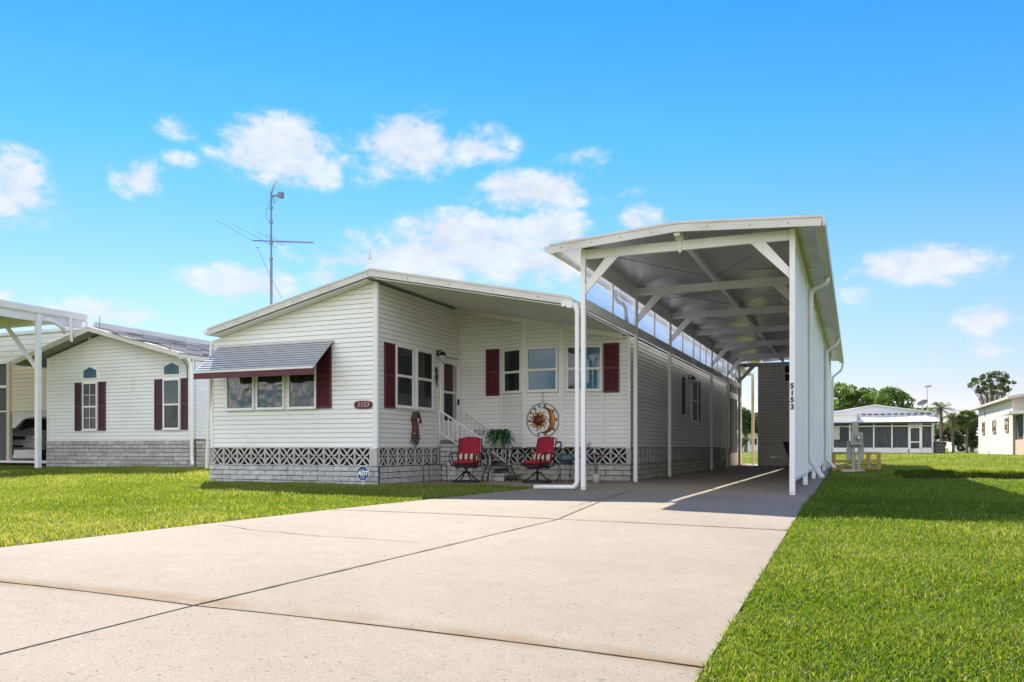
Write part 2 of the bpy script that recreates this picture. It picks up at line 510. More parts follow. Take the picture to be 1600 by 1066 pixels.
M = dict(
    siding=mat('white_vinyl', (.86, .84, .80), .42, .03, 1.2, .04, 30, rand=.02, dark=(.62, .60, .56), dthr=(.6, .85), coord='World', stretch=(1, 1, 3)),
    siding_grey=mat('grey_vinyl', (.80, .76, .70), .5, .05, 1.2, .05, 30, rand=.04, coord='World'),
    siding_beige=mat('beige_vinyl', (.68, .57, .42), .5, .05, 1.2, .05, 30, rand=.03, coord='World'),
    siding_nbr=mat('pale_vinyl', (.83, .815, .79), .5, .04, 1.0, .05, 30, rand=.02, coord='World', dark=(.58, .56, .53), dthr=(.6, .9)),
    trim=mat('white_trim_paint', (.84, .82, .79), .4, .04, 2.0, .03, 40, coord='World'),
    alu=mat('white_aluminium', (.78, .76, .72), .38, .08, 1.4, .04, 25, dark=(.52, .48, .42), dthr=(.55, .85), dscale=2.0, coord='World'),
    fascia=mat('weathered_fascia', (.66, .63, .58), .45, .08, 2.0, .05, 20, dark=(.48, .44, .38), dthr=(.52, .8), dscale=1.6, coord='World', stretch=(1, 1, 3)),
    ceiling=mat('mill_finish_ceiling', (.47, .47, .47), .25, .16, .9, .35, 1.8, metal=.0, dark=(.34, .335, .33), dthr=(.5, .75), dscale=.6, coord='World'),
    soffit=mat('soffit_paint', (.76, .74, .70), .5, .06, 1.0, .05, 30, coord='World'),
    roofing=mat('white_metal_roof', (.70, .70, .69), .4, .06, .7, .04, 20, coord='World', dark=(.5, .48, .45), dthr=(.5, .8)),
    brick=mat('painted_split_brick', (.60, .585, .57), .85, .12, 9, .9, 45, rand=.13, coord='World', dark=(.38, .37, .37), dthr=(.5, .75), dscale=7),
    brick_warm=mat('tan_split_brick', (.54, .50, .44), .85, .12, 9, .9, 45, rand=.12, coord='World', dark=(.36, .33, .29), dthr=(.5, .75), dscale=7),
    brick_nbr=mat('grey_brick', (.50, .47, .45), .85, .14, 9, .9, 40, rand=.2, coord='World', dark=(.27, .26, .26), dthr=(.5, .8), dscale=6),
    mortar_and_lap_shade=mat('dark_mortar_lap_shade', (.09, .088, .088), .9, .15, 8, .5, 60, coord='World'),  # mortar in the brick joints; behind siding it paints the lap shade
    lattice=mat('lattice_concrete', (.55, .52, .475), .85, .1, 10, .5, 50, coord='World', rand=.05),
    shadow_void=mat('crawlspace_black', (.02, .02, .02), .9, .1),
    maroon=mat('maroon_paint', (.11, .018, .028), .5, .1, 6, .06, 40, coord='World'),
    plum=mat('plum_paint', (.085, .03, .05), .55, .12, 6, .08, 40, coord='World'),
    glass=glass_mat('window_glass', (.6, .65, .64), .0, .015, .05, 1.42),
    door_mesh=glass_mat('storm_door_mesh', (.75, .75, .75), .0, .5, 0, 1.12),
    glass_wavy=glass_mat('old_wavy_glass', (.6, .65, .63), .05, .02, .6),
    curtain_soft=mat('dim_curtain', (.26, .28, .26), .8, .1, 3, coord='World'),
    glass_blue=glass_mat('blue_reflecting_glass', (.65, .75, .8), .02, .02, .03, 1.45),
    glass_pane=glass_mat('clerestory_glass', (.86, .90, .94), .05, .05, .1, 1.5, .30),
    screen=mat('dark_insect_screen', (.03, .03, .032), .7, .2, 30, 0, coord='World'),
    curtain=mat('pale_curtain', (.45, .45, .42), .8, .1, 3, coord='World'),
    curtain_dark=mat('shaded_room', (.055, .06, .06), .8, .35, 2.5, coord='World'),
    curtain_mid=mat('grey_green_blind', (.14, .155, .145), .8, .3, 2.5, coord='World'),
    reflected_sky_blue=mat('sky_reflection_blue', (.12, .29, .40), .4, .25, 2.5, coord='World'),  # sky reflection in the bay windows, painted as a blue backing
    door_brown=mat('brown_door', (.17, .07, .055), .55, .1, 4, coord='World'),
    navy=mat('navy_panel', (.012, .014, .035), .3, .2, 4, coord='World'),
    concrete_dark=mat('dark_joint_dirt', (.07, .06, .045), .95, .3, 12, .5, 60, coord='World'),  # dark dirt of the driveway joints and cracks
    black_iron=mat('black_iron', (.015, .015, .017), .45, .15, 12, .05, 60),
    cushion=mat('crimson_cushion', (.30, .008, .028), .85, .12, 9, .4, 220),
    stripe_cream=mat('cream_stripe', (.58, .47, .32), .85, .08, 20, .3, 220),
    stripe_red=mat('deep_red_stripe', (.12, .012, .02), .85, .08, 20, .3, 220),
    pot=mat('beige_pot', (.46, .44, .38), .6, .1, 6),
    bronze=mat('bronze_paint', (.17, .04, .012), .4, .35, 14, .2, 30, metal=.5),
    gold=mat('gold_paint', (.40, .17, .035), .4, .25, 12, .1, 30, metal=.5),
    iron_green=mat('dark_green_iron', (.03, .045, .04), .45, .2, 10, metal=.3),
    wood=mat('brown_driftwood', (.10, .05, .03), .8, .4, 12, .6, 40),
    wood_pt=mat('treated_lumber', (.42, .28, .09), .8, .25, 5, .4, 30, coord='World'),
    black=mat('black_plastic', (.012, .012, .014), .4, .1),
    grey_meter=mat('grey_painted_steel', (.36, .36, .32), .5, .1, 5, .05, 40, coord='World'),
    galv=mat('galvanised_mast', (.22, .24, .27), .45, .15, 8, metal=.5),
    sign_blue=mat('sign_blue', (.015, .06, .22), .4, .1, 10),
    white_print=mat('white_print', (.8, .8, .8), .5, .02),
    tyre=mat('tyre_rubber', (.02, .02, .02), .8, .1, 20),
    car_silver=mat('silver_white_paint', (.58, .58, .57), .25, .03, 2, spec=.7),
    chrome=mat('chrome', (.6, .6, .62), .2, .05, 4, metal=1),
    lens=mat('headlamp_lens', (.55, .57, .58), .12, .1, 20, spec=.8),
    bark=mat('grey_bark', (.16, .13, .10), .9, .3, 6, .8, 20),
    shingle=mat('grey_shingle', (.30, .28, .265), .9, .2, 20, .5, 60, rand=.5, coord='World'),
    asphalt=mat('asphalt', (.06, .06, .06), .9, .15, 20, .5, 80, coord='World'),
    lamp_glass=mat('frosted_lamp_glass', (.5, .49, .45), .3, .1, 8, spec=.6),
    purple=mat('magenta_petals', (.22, .02, .12), .6, .3, 30),
    bank_shade=mat('dark_bank_shade', (.02, .035, .006), .95, .4, 6, .9, 20, coord='World'),  # near-black green standing in for shade on the bank face
    joint_stain=mat('brown_joint_stain', (.19, .135, .085), .95, .25, 9, .3, 60, coord='World'),
    gap=mat('painted_lap_shade', (.42, .41, .39), .7, .1, 5, coord='World'),  # grey backing that paints shade into the siding laps
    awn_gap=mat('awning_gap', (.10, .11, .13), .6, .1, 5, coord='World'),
    dish=mat('dark_dish', (.16, .16, .16), .6, .1, 5),
    awn=mat('awning_slat_paint', (.50, .50, .50), .35, .06, 3, .05, 30, coord='World'),
    plaque_num=mat('pale_plaque_numerals', (.45, .28, .26), .5, .05),
    galv_white=mat('white_downspout', (.70, .71, .71), .35, .06, 2, .05, 30, coord='World'),
    alu_white=mat('white_ribbed_panel', (.74, .76, .77), .35, .05, 1.0, .05, 10, coord='World', stretch=(1, 1, .2)),
    siding_shed=mat('taupe_vinyl', (.82, .78, .71), .5, .05, 1.2, .05, 30, rand=.03, coord='World'),
    blue_blind=mat('blue_grey_blind', (.22, .32, .35), .6, .15, 14, coord='World', stretch=(8, 8, .2)),
    shingle_pale=mat('pale_shingle', (.48, .465, .45), .8, .2, 20, .4, 60, rand=.2, coord='World'),
    screen_grey=mat('grey_insect_screen', (.10, .10, .10), .7, .2, 30, 0, coord='World'),
    screen_far=mat('far_insect_screen', (.05, .055, .065), .6, .5, 3.5, 0, coord='World', stretch=(2.5, 1, .4)),
    gable_pale=mat('pale_gable', (.66, .66, .68), .6, .05, 5, .3, 60, coord='World'),
    siding_cream=mat('cream_wood_siding', (.74, .68, .58), .6, .05, 2, .1, 20, rand=.03, coord='World'),
    siding_shade_tan=mat('shade_tan_siding', (.50, .44, .37), .6, .05, 2, .1, 20, rand=.03, coord='World'),  # darker copy of the cream siding, painting the shade of its front wall
    wood_trim=mat('brown_trim', (.36, .27, .21), .6, .1, 4, coord='World'),
    porch_pink=mat('pinkish_base', (.55, .36, .27), .7, .1, 4, coord='World'),
    heron=mat('verdigris_metal', (.06, .09, .11), .5, .4, 25, .2, 50),
)
# ------------------------------------------------------------------ ground
def sm(t):
    t = min(1.0, max(0.0, t))
    return t * t * (3 - 2 * t)
def gz(x, y):
    """height of the finished ground"""
    t = min(1.0, max(0.0, (x + 6) / 5.35))
    z = -0.03 * t * t * max(0.0, 12 - max(y, -4))
    z += 0.18 * sm((-x - 13.5) / 4) * sm((y - 13.5) / 4)
    w = sm((x + .7) / 1.0)
    y0 = 39 - 14.2 * w
    z += 0.36 * sm((y - y0) / 22)
    if x > 0.2:
        k = sm((x - .2) / 1.2)
        wob = .10 * math.sin(x * .8)
        yy = y + wob
        if 22.6 < yy < 27:
            z += k * (-.30 * sm((yy - 22.6) / 1.4) * (1 - sm((yy - 24.55) / .14)) + .14 * sm((yy - 24.6) / .12) * (1 - sm((yy - 25) / 2.0)))
    return z
def ground_at(px, py, zoff=0.0):
    a = (px - 800) / F_PX
    b = (699.5 - py) / F_PX
    r = Vector((a * CY - SY, a * SY + CY, b))
    lo, hi = 0.5, 200.0
    for _ in range(60):
        mid = (lo + hi) / 2
        p = r * mid
        if EYE + p.z > gz(p.x, p.y) + zoff:
            lo = mid
        else:
            hi = mid
    p = r * lo
    return Vector((p.x, p.y, gz(p.x, p.y) + zoff))

# driveway outline in plan
def left_edge(y):
    pts = [(-3, -6.45), (4.3, -6.2), (8.9, -6.12), (12.0, -5.92), (14.3, -5.7)]
    if y <= pts[0][0]:
        return pts[0][1]
    for (a, xa), (b, xb) in zip(pts, pts[1:]):
        if y <= b:
            return xa + (xb - xa) * (y - a) / (b - a)
    return pts[-1][1]
def right_edge(y):
    return -0.64 - 0.012 * max(0, y - 14)

def grass_ground_mat():
    m = bpy.data.materials.new('turf')
    m.use_nodes = True
    t = m.node_tree
    b = t.nodes['Principled BSDF']
    b.inputs['Roughness'].default_value = .9
    b.inputs['Specular IOR Level'].default_value = .1
    g = t.nodes.new('ShaderNodeNewGeometry')
    n = t.nodes.new('ShaderNodeTexNoise')
    n.inputs['Scale'].default_value = .45
    n.inputs['Detail'].default_value = 9
    n.inputs['Roughness'].default_value = .65
    t.links.new(g.outputs['Position'], n.inputs['Vector'])
    r = t.nodes.new('ShaderNodeValToRGB')
    e = r.color_ramp.elements
    e[0].position = .3
    e[0].color = (.06, .10, .008, 1)
    e[1].position = .72
    e[1].color = (.25, .29, .028, 1)
    t.links.new(n.outputs[0], r.inputs[0])
    n2 = t.nodes.new('ShaderNodeTexNoise')
    n2.inputs['Scale'].default_value = 28
    n2.inputs['Detail'].default_value = 6
    t.links.new(g.outputs['Position'], n2.inputs['Vector'])
    mr = t.nodes.new('ShaderNodeMapRange')
    mr.inputs['From Min'].default_value = .35
    mr.inputs['From Max'].default_value = .65
    mr.inputs['To Min'].default_value = .55
    mr.inputs['To Max'].default_value = 1.3
    t.links.new(n2.outputs[0], mr.inputs[0])
    mu = t.nodes.new('ShaderNodeVectorMath')
    mu.operation = 'SCALE'
    t.links.new(r.outputs[0], mu.inputs[0])
    t.links.new(mr.outputs[0], mu.inputs['Scale'])
    t.links.new(mu.outputs[0], b.inputs['Base Color'])
    bn = t.nodes.new('ShaderNodeBump')
    bn.inputs['Strength'].default_value = 1.0
    bn.inputs['Distance'].default_value = .06
    t.links.new(n2.outputs[0], bn.inputs['Height'])
    t.links.new(bn.outputs[0], b.inputs['Normal'])
    return m
M['turf'] = grass_ground_mat()
xs = sorted(set([-900, -400, -200, -120, -80, -60, -50] + [round(-45 + i, 2) for i in range(0, 38)] + [round(-8 + .4 * i, 2) for i in range(0, 46)] + [10.4 + i for i in range(0, 30)] + [45, 60, 80, 120, 200, 400, 900]))
ys = sorted(set([-900, -300, -100, -60, -40, -30, -20, -15] + [-10 + i for i in range(0, 33)] + [round(23 + .08 * i, 2) for i in range(0, 40)] + [26.5 + i for i in range(0, 50)] + [80, 90, 110, 150, 250, 500, 1200]))
gv = [(x, y, gz(x, y) - 0.035) for y in ys for x in xs]
nx = len(xs)
gf = [(j * nx + i, j * nx + i + 1, (j + 1) * nx + i + 1, (j + 1) * nx + i) for j in range(len(ys) - 1) for i in range(nx - 1)]
me = bpy.data.meshes.new('lawn')
me.from_pydata(gv, [], gf)
me.materials.append(M['turf'])
me.polygons.foreach_set('use_smooth', [True] * len(me.polygons))
props(link('lawn', me), kind='structure')

def concrete_mat():
    m = bpy.data.materials.new('driveway_concrete')
    m.use_nodes = True
    t = m.node_tree
    b = t.nodes['Principled BSDF']
    b.inputs['Roughness'].default_value = .85
    b.inputs['Specular IOR Level'].default_value = .25
    g = t.nodes.new('ShaderNodeNewGeometry')
    pos = g.outputs['Position']
    def noise(s, d=6, r=.6):
        n = t.nodes.new('ShaderNodeTexNoise')
        n.inputs['Scale'].default_value = s
        n.inputs['Detail'].default_value = d
        n.inputs['Roughness'].default_value = r
        t.links.new(pos, n.inputs['Vector'])
        return n.outputs[0]
    def rng(v, a, b_, c, d):
        n = t.nodes.new('ShaderNodeMapRange')
        for i, q in zip(range(1, 5), (a, b_, c, d)):
            n.inputs[i].default_value = q
        t.links.new(v, n.inputs[0])
        return n.outputs[0]
    def mm(op, a, b_):
        n = t.nodes.new('ShaderNodeMath')
        n.operation = op
        for i, q in enumerate((a, b_)):
            if isinstance(q, (int, float)):
                n.inputs[i].default_value = q
            else:
                t.links.new(q, n.inputs[i])
        return n.outputs[0]
    big = mm('MULTIPLY', rng(noise(.35, 7, .6), .3, .7, .87, 1.10), rng(noise(1.1, 8, .7), .60, .78, 1.0, .80))
    mid = rng(noise(6, 5, .6), .3, .7, .95, 1.05)
    fine = rng(noise(95, 3, .75), .3, .7, .74, 1.2)
    sp = rng(noise(42, 2, .5), .64, .72, 1, .5)
    val = mm('MULTIPLY', mm('MULTIPLY', big, mid), mm('MULTIPLY', fine, sp))
    oi = t.nodes.new('ShaderNodeObjectInfo')
    val = mm('MULTIPLY', val, rng(oi.outputs['Random'], 0, 1, .97, 1.03))
    sc_ = t.nodes.new('ShaderNodeVectorMath')
    sc_.operation = 'SCALE'
    sc_.inputs[0].default_value = (.292, .244, .187)
    t.links.new(val, sc_.inputs['Scale'])
    # rusty stain bleeding from the cross joint
    sx = t.nodes.new('ShaderNodeSeparateXYZ')
    t.links.new(pos, sx.inputs[0])
    jl, jr = ground_at(0, 908), ground_at(1090, 1040)
    sl_ = (jr.y - jl.y) / (jr.x - jl.x)
    dy = mm('ABSOLUTE', mm('SUBTRACT', sx.outputs[1], mm('ADD', mm('MULTIPLY', sx.outputs[0], sl_), jl.y - sl_ * jl.x)), 0.0)
    near = rng(dy, 0.0, .16, 1, 0)
    far_ = mm('MULTIPLY', near, rng(noise(1.3, 5, .6), .38, .55, 0, .95))
    st = mm('MULTIPLY', far_, 1.0)
    mx_ = t.nodes.new('ShaderNodeMix')
    mx_.data_type = 'RGBA'
    t.links.new(st, mx_.inputs[0])
    t.links.new(sc_.outputs[0], mx_.inputs[6])
    mx_.inputs[7].default_value = (.21, .135, .07, 1)
    t.links.new(mx_.outputs[2], b.inputs['Base Color'])
    bn = t.nodes.new('ShaderNodeBump')
    bn.inputs['Strength'].default_value = .45
    bn.inputs['Distance'].default_value = .008
    t.links.new(noise(85, 4, .7), bn.inputs['Height'])
    t.links.new(bn.outputs[0], b.inputs['Normal'])
    return m
M['concrete'] = concrete_mat()

drive = thing('driveway', 'wide pale concrete driveway with joints running up to the tall carport', 'driveway', (-3.3, 8, 0))
drive['kind'] = 'structure'
del drive['category']
def slab_quad(c00, c10, c11, c01, nu, nv, name='slab', parent=drive, gap=.010, thick=.05, flat=None):
    """slab between four plan corners, following the ground, with a soft edge"""
    cs = [Vector(c) for c in (c00, c10, c11, c01)]
    ce = sum(cs, Vector((0, 0))) / 4
    ins = []
    for c in cs:
        d = Vector((math.copysign(gap, ce.x - c.x), math.copysign(gap, ce.y - c.y)))
        ins.append(c + d)
    a, b, c, d = ins
    mb = MB()
    idx = {}
    for j in range(nv + 1):
        for i in range(nu + 1):
            u, v = i / nu, j / nv
            p = (a * (1 - u) + b * u) * (1 - v) + (d * (1 - u) + c * u) * v
            e = -.004 if i in (0, nu) or j in (0, nv) else 0
            z = gz(p.x, p.y) if flat is None else flat
            idx[i, j] = mb.pt((p.x, p.y, z + e))
    for j in range(nv):
        for i in range(nu):
            mb.f.append([idx[i, j], idx[i + 1, j], idx[i + 1, j + 1], idx[i, j + 1]])
    loop = [idx[i, 0] for i in range(nu + 1)] + [idx[nu, j] for j in range(1, nv + 1)] + [idx[i, nv] for i in range(nu - 1, -1, -1)] + [idx[0, j] for j in range(nv - 1, 0, -1)]
    low = []
    for k in loop:
        x, y, z = mb.v[k]
        low.append(mb.pt((x, y, z - thick)))
    for k in range(len(loop)):
        mb.f.append([loop[k], low[k], low[(k + 1) % len(loop)], loop[(k + 1) % len(loop)]])
    return mb.build(name, M['concrete'], parent)
j1l, j1m, j1r = ground_at(0, 908), ground_at(303, 945), ground_at(1088, 1040)
j2l, j2m, j2r = ground_at(535, 797), ground_at(872, 811), ground_at(1225, 828)
sl1 = (j1r.y - j1m.y) / (j1r.x - j1m.x)
sl0 = (j1m.y - j1l.y) / (j1m.x - j1l.x)
def line(y0, x0, s_, x):
    return y0 + s_ * (x - x0)
r1 = [(left_edge(4.0), line(j1m.y, j1m.x, sl0, -6.2)), (j1m.x, j1m.y), (-.64, line(j1m.y, j1m.x, sl1, -.64))]
r2 = [(left_edge(j2l.y), j2l.y), (j2m.x, j2m.y), (-.64, j2r.y)]
r0 = [(-6.4, -5.5), (j1m.x + .05, -5.5), (-.5, -5.5)]
r3 = [(left_edge(14.15), 14.15), (-3.75, 14.15), (-.64, 14.15)]
cen = (r1[1][0] + r2[1][0]) / 2
for lo, hi, nv in ((r0, r1, 16), (r1, r2, 12), (r2, r3, 12)):
    slab_quad(lo[0], lo[1], hi[1], hi[0], 8, nv)
    slab_quad(lo[1], lo[2], hi[2], hi[1], 8, nv)
mb = MB()   # dirt lying in the joints
prev = None
for k in range(0, 41):
    y = -5.4 + k * (19.5 / 40)
    row = [mb.pt((x, y, gz(x, y) - .012)) for x in (left_edge(y) + .02, left_edge(y) * .5 - 1.7, -3.3, -2, -.68)]
    if prev:
        for i in range(4):
            mb.f.append([prev[i], prev[i + 1], row[i + 1], row[i]])
    prev = row
mb.build('joint_dirt', M['concrete_dark'], drive)
def crack(pts, w=.008, name='crack', along='x', jit=.02):
    mb = MB()
    P = []
    for (ax, ay), (bx, by) in zip(pts, pts[1:]):
        L = math.hypot(bx - ax, by - ay)
        n = max(2, int(L / .12))
        for i in range(n):
            t = i / n
            P.append((ax + (bx - ax) * t + R.uniform(-jit, jit), ay + (by - ay) * t + R.uniform(-jit, jit)))
    P.append(pts[-1])
    pr = None
    for x, y in P:
        ww = w * R.uniform(.4, 1.3)
        z = gz(x, y) + .004
        ex, ey = (ww * .3, ww) if along == 'x' else (ww, -ww * .3)
        cur = (mb.pt((x - ex, y - ey, z)), mb.pt((x + ex, y + ey, z)))
        if pr:
            mb.f.append([pr[0], cur[0], cur[1], pr[1]])
        pr = cur
    mb.build(name, M['joint_stain' if name == 'joint_edge' else 'concrete_dark'], drive)
def gp(*pp):
    return [(ground_at(a, b).x, ground_at(a, b).y) for a, b in pp]
crack(gp((343, 820), (400, 829), (500, 838), (590, 843), (652, 848)), .006)
crack(gp((888, 794), (920, 785), (952, 776), (975, 770), (1000, 764)), .016)
crack([r2[0], r2[1], r2[2]], .020, 'joint_edge', 'x', .004)
crack([r1[0], r1[1], r1[2]], .007, 'joint_edge', 'x', .002)
crack([r1[1], r2[1], ((r2[1][0] + r3[1][0]) / 2, (r2[1][1] + r3[1][1]) / 2)], .008, 'joint_edge', 'y', .003)
carslab = thing('carport_floor', 'shaded grey concrete floor under the tall carport', 'floor', (-2.8, 26, 0))
carslab['kind'] = 'structure'
del carslab['category']
for ya, yb in ((14.15, 20.2), (20.2, 26.3), (26.3, 32.5), (32.5, 41)):
    slab_quad((-5.0, ya), (right_edge(ya), ya), (right_edge(yb), yb), (-5.0, yb), 2, 2, 'slab', carslab, .003, .08, .0)
patio = thing('patio', 'narrow concrete patio strip in front of the recessed porch wall', 'patio', (-7.2, 17, 0))
patio['kind'] = 'structure'
del patio['category']
slab_quad((-9.3, 15.1), (-7.1, 15.3), (-7.1, 18.65), (-9.3, 18.65), 4, 4, 'slab', patio, .003, .08, .0)
slab_quad((-7.1, 15.3), (-5.0, 14.75), (-5.0, 18.65), (-7.1, 18.65), 4, 4, 'slab', patio, .003, .08, .0)
slab_quad((-5.71, 14.15), (-5.0, 14.15), (-5.0, 14.75), (-5.75, 14.92), 2, 2, 'slab', patio, .002, .08, .0)

# ------------------------------------------------------------------ grass blades
def in_lawn(x, y):
    if y < 14.2:
        if left_edge(y) + .015 * math.sin(y * 7.1) * math.sin(y * 2.3) + R.uniform(-.015, .03) < x < -.62 - .014 - .014 * math.sin(y * 5.3) * math.sin(y * 1.9 + 1) - R.uniform(-.015, .022):
            return False
    if x < -.62 and x > -5.7 and 14.1 <= y < 41:
        return False
    if -5.76 <= x and x < -.6 and 14.1 <= y < 41:
        return False
    if -9.29 < x <= -5.7 and y >= 14.1:
        ed = 15.1 + .2 * (x + 9.3) / 2.2 if x < -7.1 else 15.3 - .36 * (x + 7.1) / 1.4
        if y > ed:
            return False
    if -13.85 < x < -9.27 and y > 14.62:
        return False
    if x < -18.7 and y > 19.0:
        return False
    if -29 < x < -22.9 and y > 17.5 and y < 30:
        return False
    if x > .9 and 24.36 < y + .10 * math.sin(x * .8) + R.uniform(-.1, .1) < 24.66:
        return False
    if -.2 < x < .8 and 28.6 < y < 29.5:
        return False
    return True
def grass(name, zones, label):
    pts = []
    for (pxa, pxb, da, db, dens, h) in zones:
        # the zone is a ring sector in front of the camera, given by bearings and distances
        ta, tb = math.atan((pxa - 800) / F_PX), math.atan((pxb - 800) / F_PX)
        area = (tb - ta) * (db * db - da * da) / 2
        n = int(area * dens)
        th = NR.uniform(ta, tb, n)
        dd = np.sqrt(NR.uniform(da * da, db * db, n))
        lat, dep = dd * np.sin(th), dd * np.cos(th)
        x = lat * CY - dep * SY
        y = lat * SY + dep * CY
        keep = np.array([in_lawn(a, b) for a, b in zip(x, y)])
        x, y = x[keep], y[keep]
        k = len(x)
        clump = .5 + .5 * np.sin(x * 2.3 + np.sin(y * 1.9) * 1.5) * np.sin(y * 2.7 + 1.3 * np.sin(x * 1.1))
        hh = h * NR.uniform(.4, 1.3, k) * (.68 + .55 * clump)
        pts.append((x, y, hh, np.full(k, h), clump))
    x, y, hh, hb, cl = [np.concatenate(a) for a in zip(*pts)]
    k = len(x)
    z = np.array([gz(a, b) for a, b in zip(x, y)]) - .035
    ang = NR.uniform(0, 2 * math.pi, k)
    lean = NR.uniform(.1, 1.1, k)
    w = hb * NR.uniform(.05, .085, k)
    dx, dy = np.cos(ang), np.sin(ang)
    ax = NR.uniform(0, 2 * math.pi, k)
    wx, wy = np.cos(ax) * w, np.sin(ax) * w
    V = np.zeros((k, 5, 3))
    V[:, 0] = np.stack([x - wx, y - wy, z], 1)
    V[:, 1] = np.stack([x + wx, y + wy, z], 1)
    mxx, myy, mzz = x + dx * lean * hh * .3, y + dy * lean * hh * .3, z + hh * .62
    V[:, 2] = np.stack([mxx + wx * .8, myy + wy * .8, mzz], 1)
    V[:, 3] = np.stack([mxx - wx * .8, myy - wy * .8, mzz], 1)
    V[:, 4] = np.stack([x + dx * lean * hh * .8, y + dy * lean * hh * .8, z + hh * (1.0 - .25 * lean)], 1)
    me = bpy.data.meshes.new(name)
    me.vertices.add(k * 5)
    me.vertices.foreach_set('co', V.reshape(-1).astype(np.float32))
    loops = (np.array([0, 1, 2, 3, 3, 2, 4])[None, :] + (np.arange(k) * 5)[:, None]).reshape(-1)
    me.loops.add(len(loops))
    me.loops.foreach_set('vertex_index', loops.astype(np.int32))
    me.polygons.add(k * 2)
    ls = (np.array([0, 4])[None, :] + (np.arange(k) * 7)[:, None]).reshape(-1)
    me.polygons.foreach_set('loop_start', ls.astype(np.int32))
    me.polygons.foreach_set('loop_total', np.tile([4, 3], k).astype(np.int32))
    me.update(calc_edges=True)
    at_ = me.attributes.new('tint', 'FLOAT', 'POINT')
    patch = .5 + .5 * np.sin(x * .55 + 1.7 * np.sin(y * .42 + 1) + y * .3) * np.sin(y * .61 + 1.2 * np.sin(x * .7))
    big = (.22 if 'right' in label else .95) + .55 * patch + .25 * np.sin(x * .9 + 2 * np.sin(y * .35)) + .25 * np.sin(y * .8 + x * .45 + 1.0)  # backlit yellow of the left lawn is put into the tint
    tint = np.clip(.02 + .62 * NR.uniform(0, 1, k) + .17 * cl + .22 * big, 0, .96)
    dry = NR.uniform(0, 1, k) > .982
    tint[dry] = 1.0
    at_.data.foreach_set('value', np.repeat(tint, 5).astype(np.float32))
    me.materials.append(M['blade'])
    return props(link(name, me), label=label, cat='grass', kind='stuff')
M['blade'] = leaf_mat('grass_blade', [(.030, .065, .004), (.075, .135, .008), (.13, .20, .014), (.195, .245, .026), (.42, .37, .15)], .5, attr=True)
grass('grass', [(1040, 1640, 2.4, 5.5, 16000, .06), (1040, 1640, 5.5, 9, 9500, .062), (1080, 1640, 9, 14, 4500, .072), (1180, 1640, 14, 24.5, 1200, .08)],
      'green lawn grass growing right of the concrete driveway')
grass('grass', [(-40, 300, 5, 9, 4200, .07), (-40, 660, 9, 13, 3400, .07), (-40, 870, 13, 19.5, 1700, .075), (-40, 350, 19.5, 28, 700, .08)],
      'yellow green lawn grass growing left of the concrete driveway')
def bank_tufts():
    V, Fc, T = [], [], []
    for k in range(26000):
        x = R.uniform(1.0, 15)
        up = R.random() < .6
        y = (24.74 + R.gauss(0, .07) if up else 24.36 + R.gauss(0, .06)) - .10 * math.sin(x * .8)
        if abs(math.sin(x * 3.1) * math.sin(x * 1.3)) > .75 and R.random() < .5:
            y += R.uniform(-.15, .15)
        z = gz(x, y) - .035
        h = R.uniform(.05, .12) * (.6 + .6 * abs(math.sin(x * 2.2 + math.sin(x * 5))))
        a = R.uniform(0, 6.28)
        w = .007
        lx, ly = R.uniform(-.04, .04), R.uniform(-.09, .02)
        b = len(V)
        V += [(x - w * math.cos(a), y - w * math.sin(a), z), (x + w * math.cos(a), y + w * math.sin(a), z), (x + lx, y + ly, z + h)]
        Fc.append((b, b + 1, b + 2))
        T += [R.uniform(.1, .8)] * 3
    me = bpy.data.meshes.new('grass')
    me.from_pydata(V, [], Fc)
    at_ = me.attributes.new('tint', 'FLOAT', 'POINT')
    at_.data.foreach_set('value', T)
    me.materials.append(M['blade'])
    props(link('grass', me), 'ragged grass fringe hanging over the dark ditch bank', 'grass', kind='stuff')
bank_tufts()
grass('grass', [(1260, 1640, 24.5, 38, 520, .075), (1150, 1640, 38, 60, 90, .11)],
      'sunlit far lawn grass beyond the ditch')

q = MB()  # dark strip laid on the far ditch bank to paint its shade
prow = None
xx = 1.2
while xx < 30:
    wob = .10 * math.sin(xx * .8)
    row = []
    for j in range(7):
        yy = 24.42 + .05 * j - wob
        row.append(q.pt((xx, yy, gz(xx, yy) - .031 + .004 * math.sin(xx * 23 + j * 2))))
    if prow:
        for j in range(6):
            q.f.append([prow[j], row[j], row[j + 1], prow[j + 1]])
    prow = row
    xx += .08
props(q.build('ditch_bank_shade', M['bank_shade'], None, smooth=True), kind='structure')

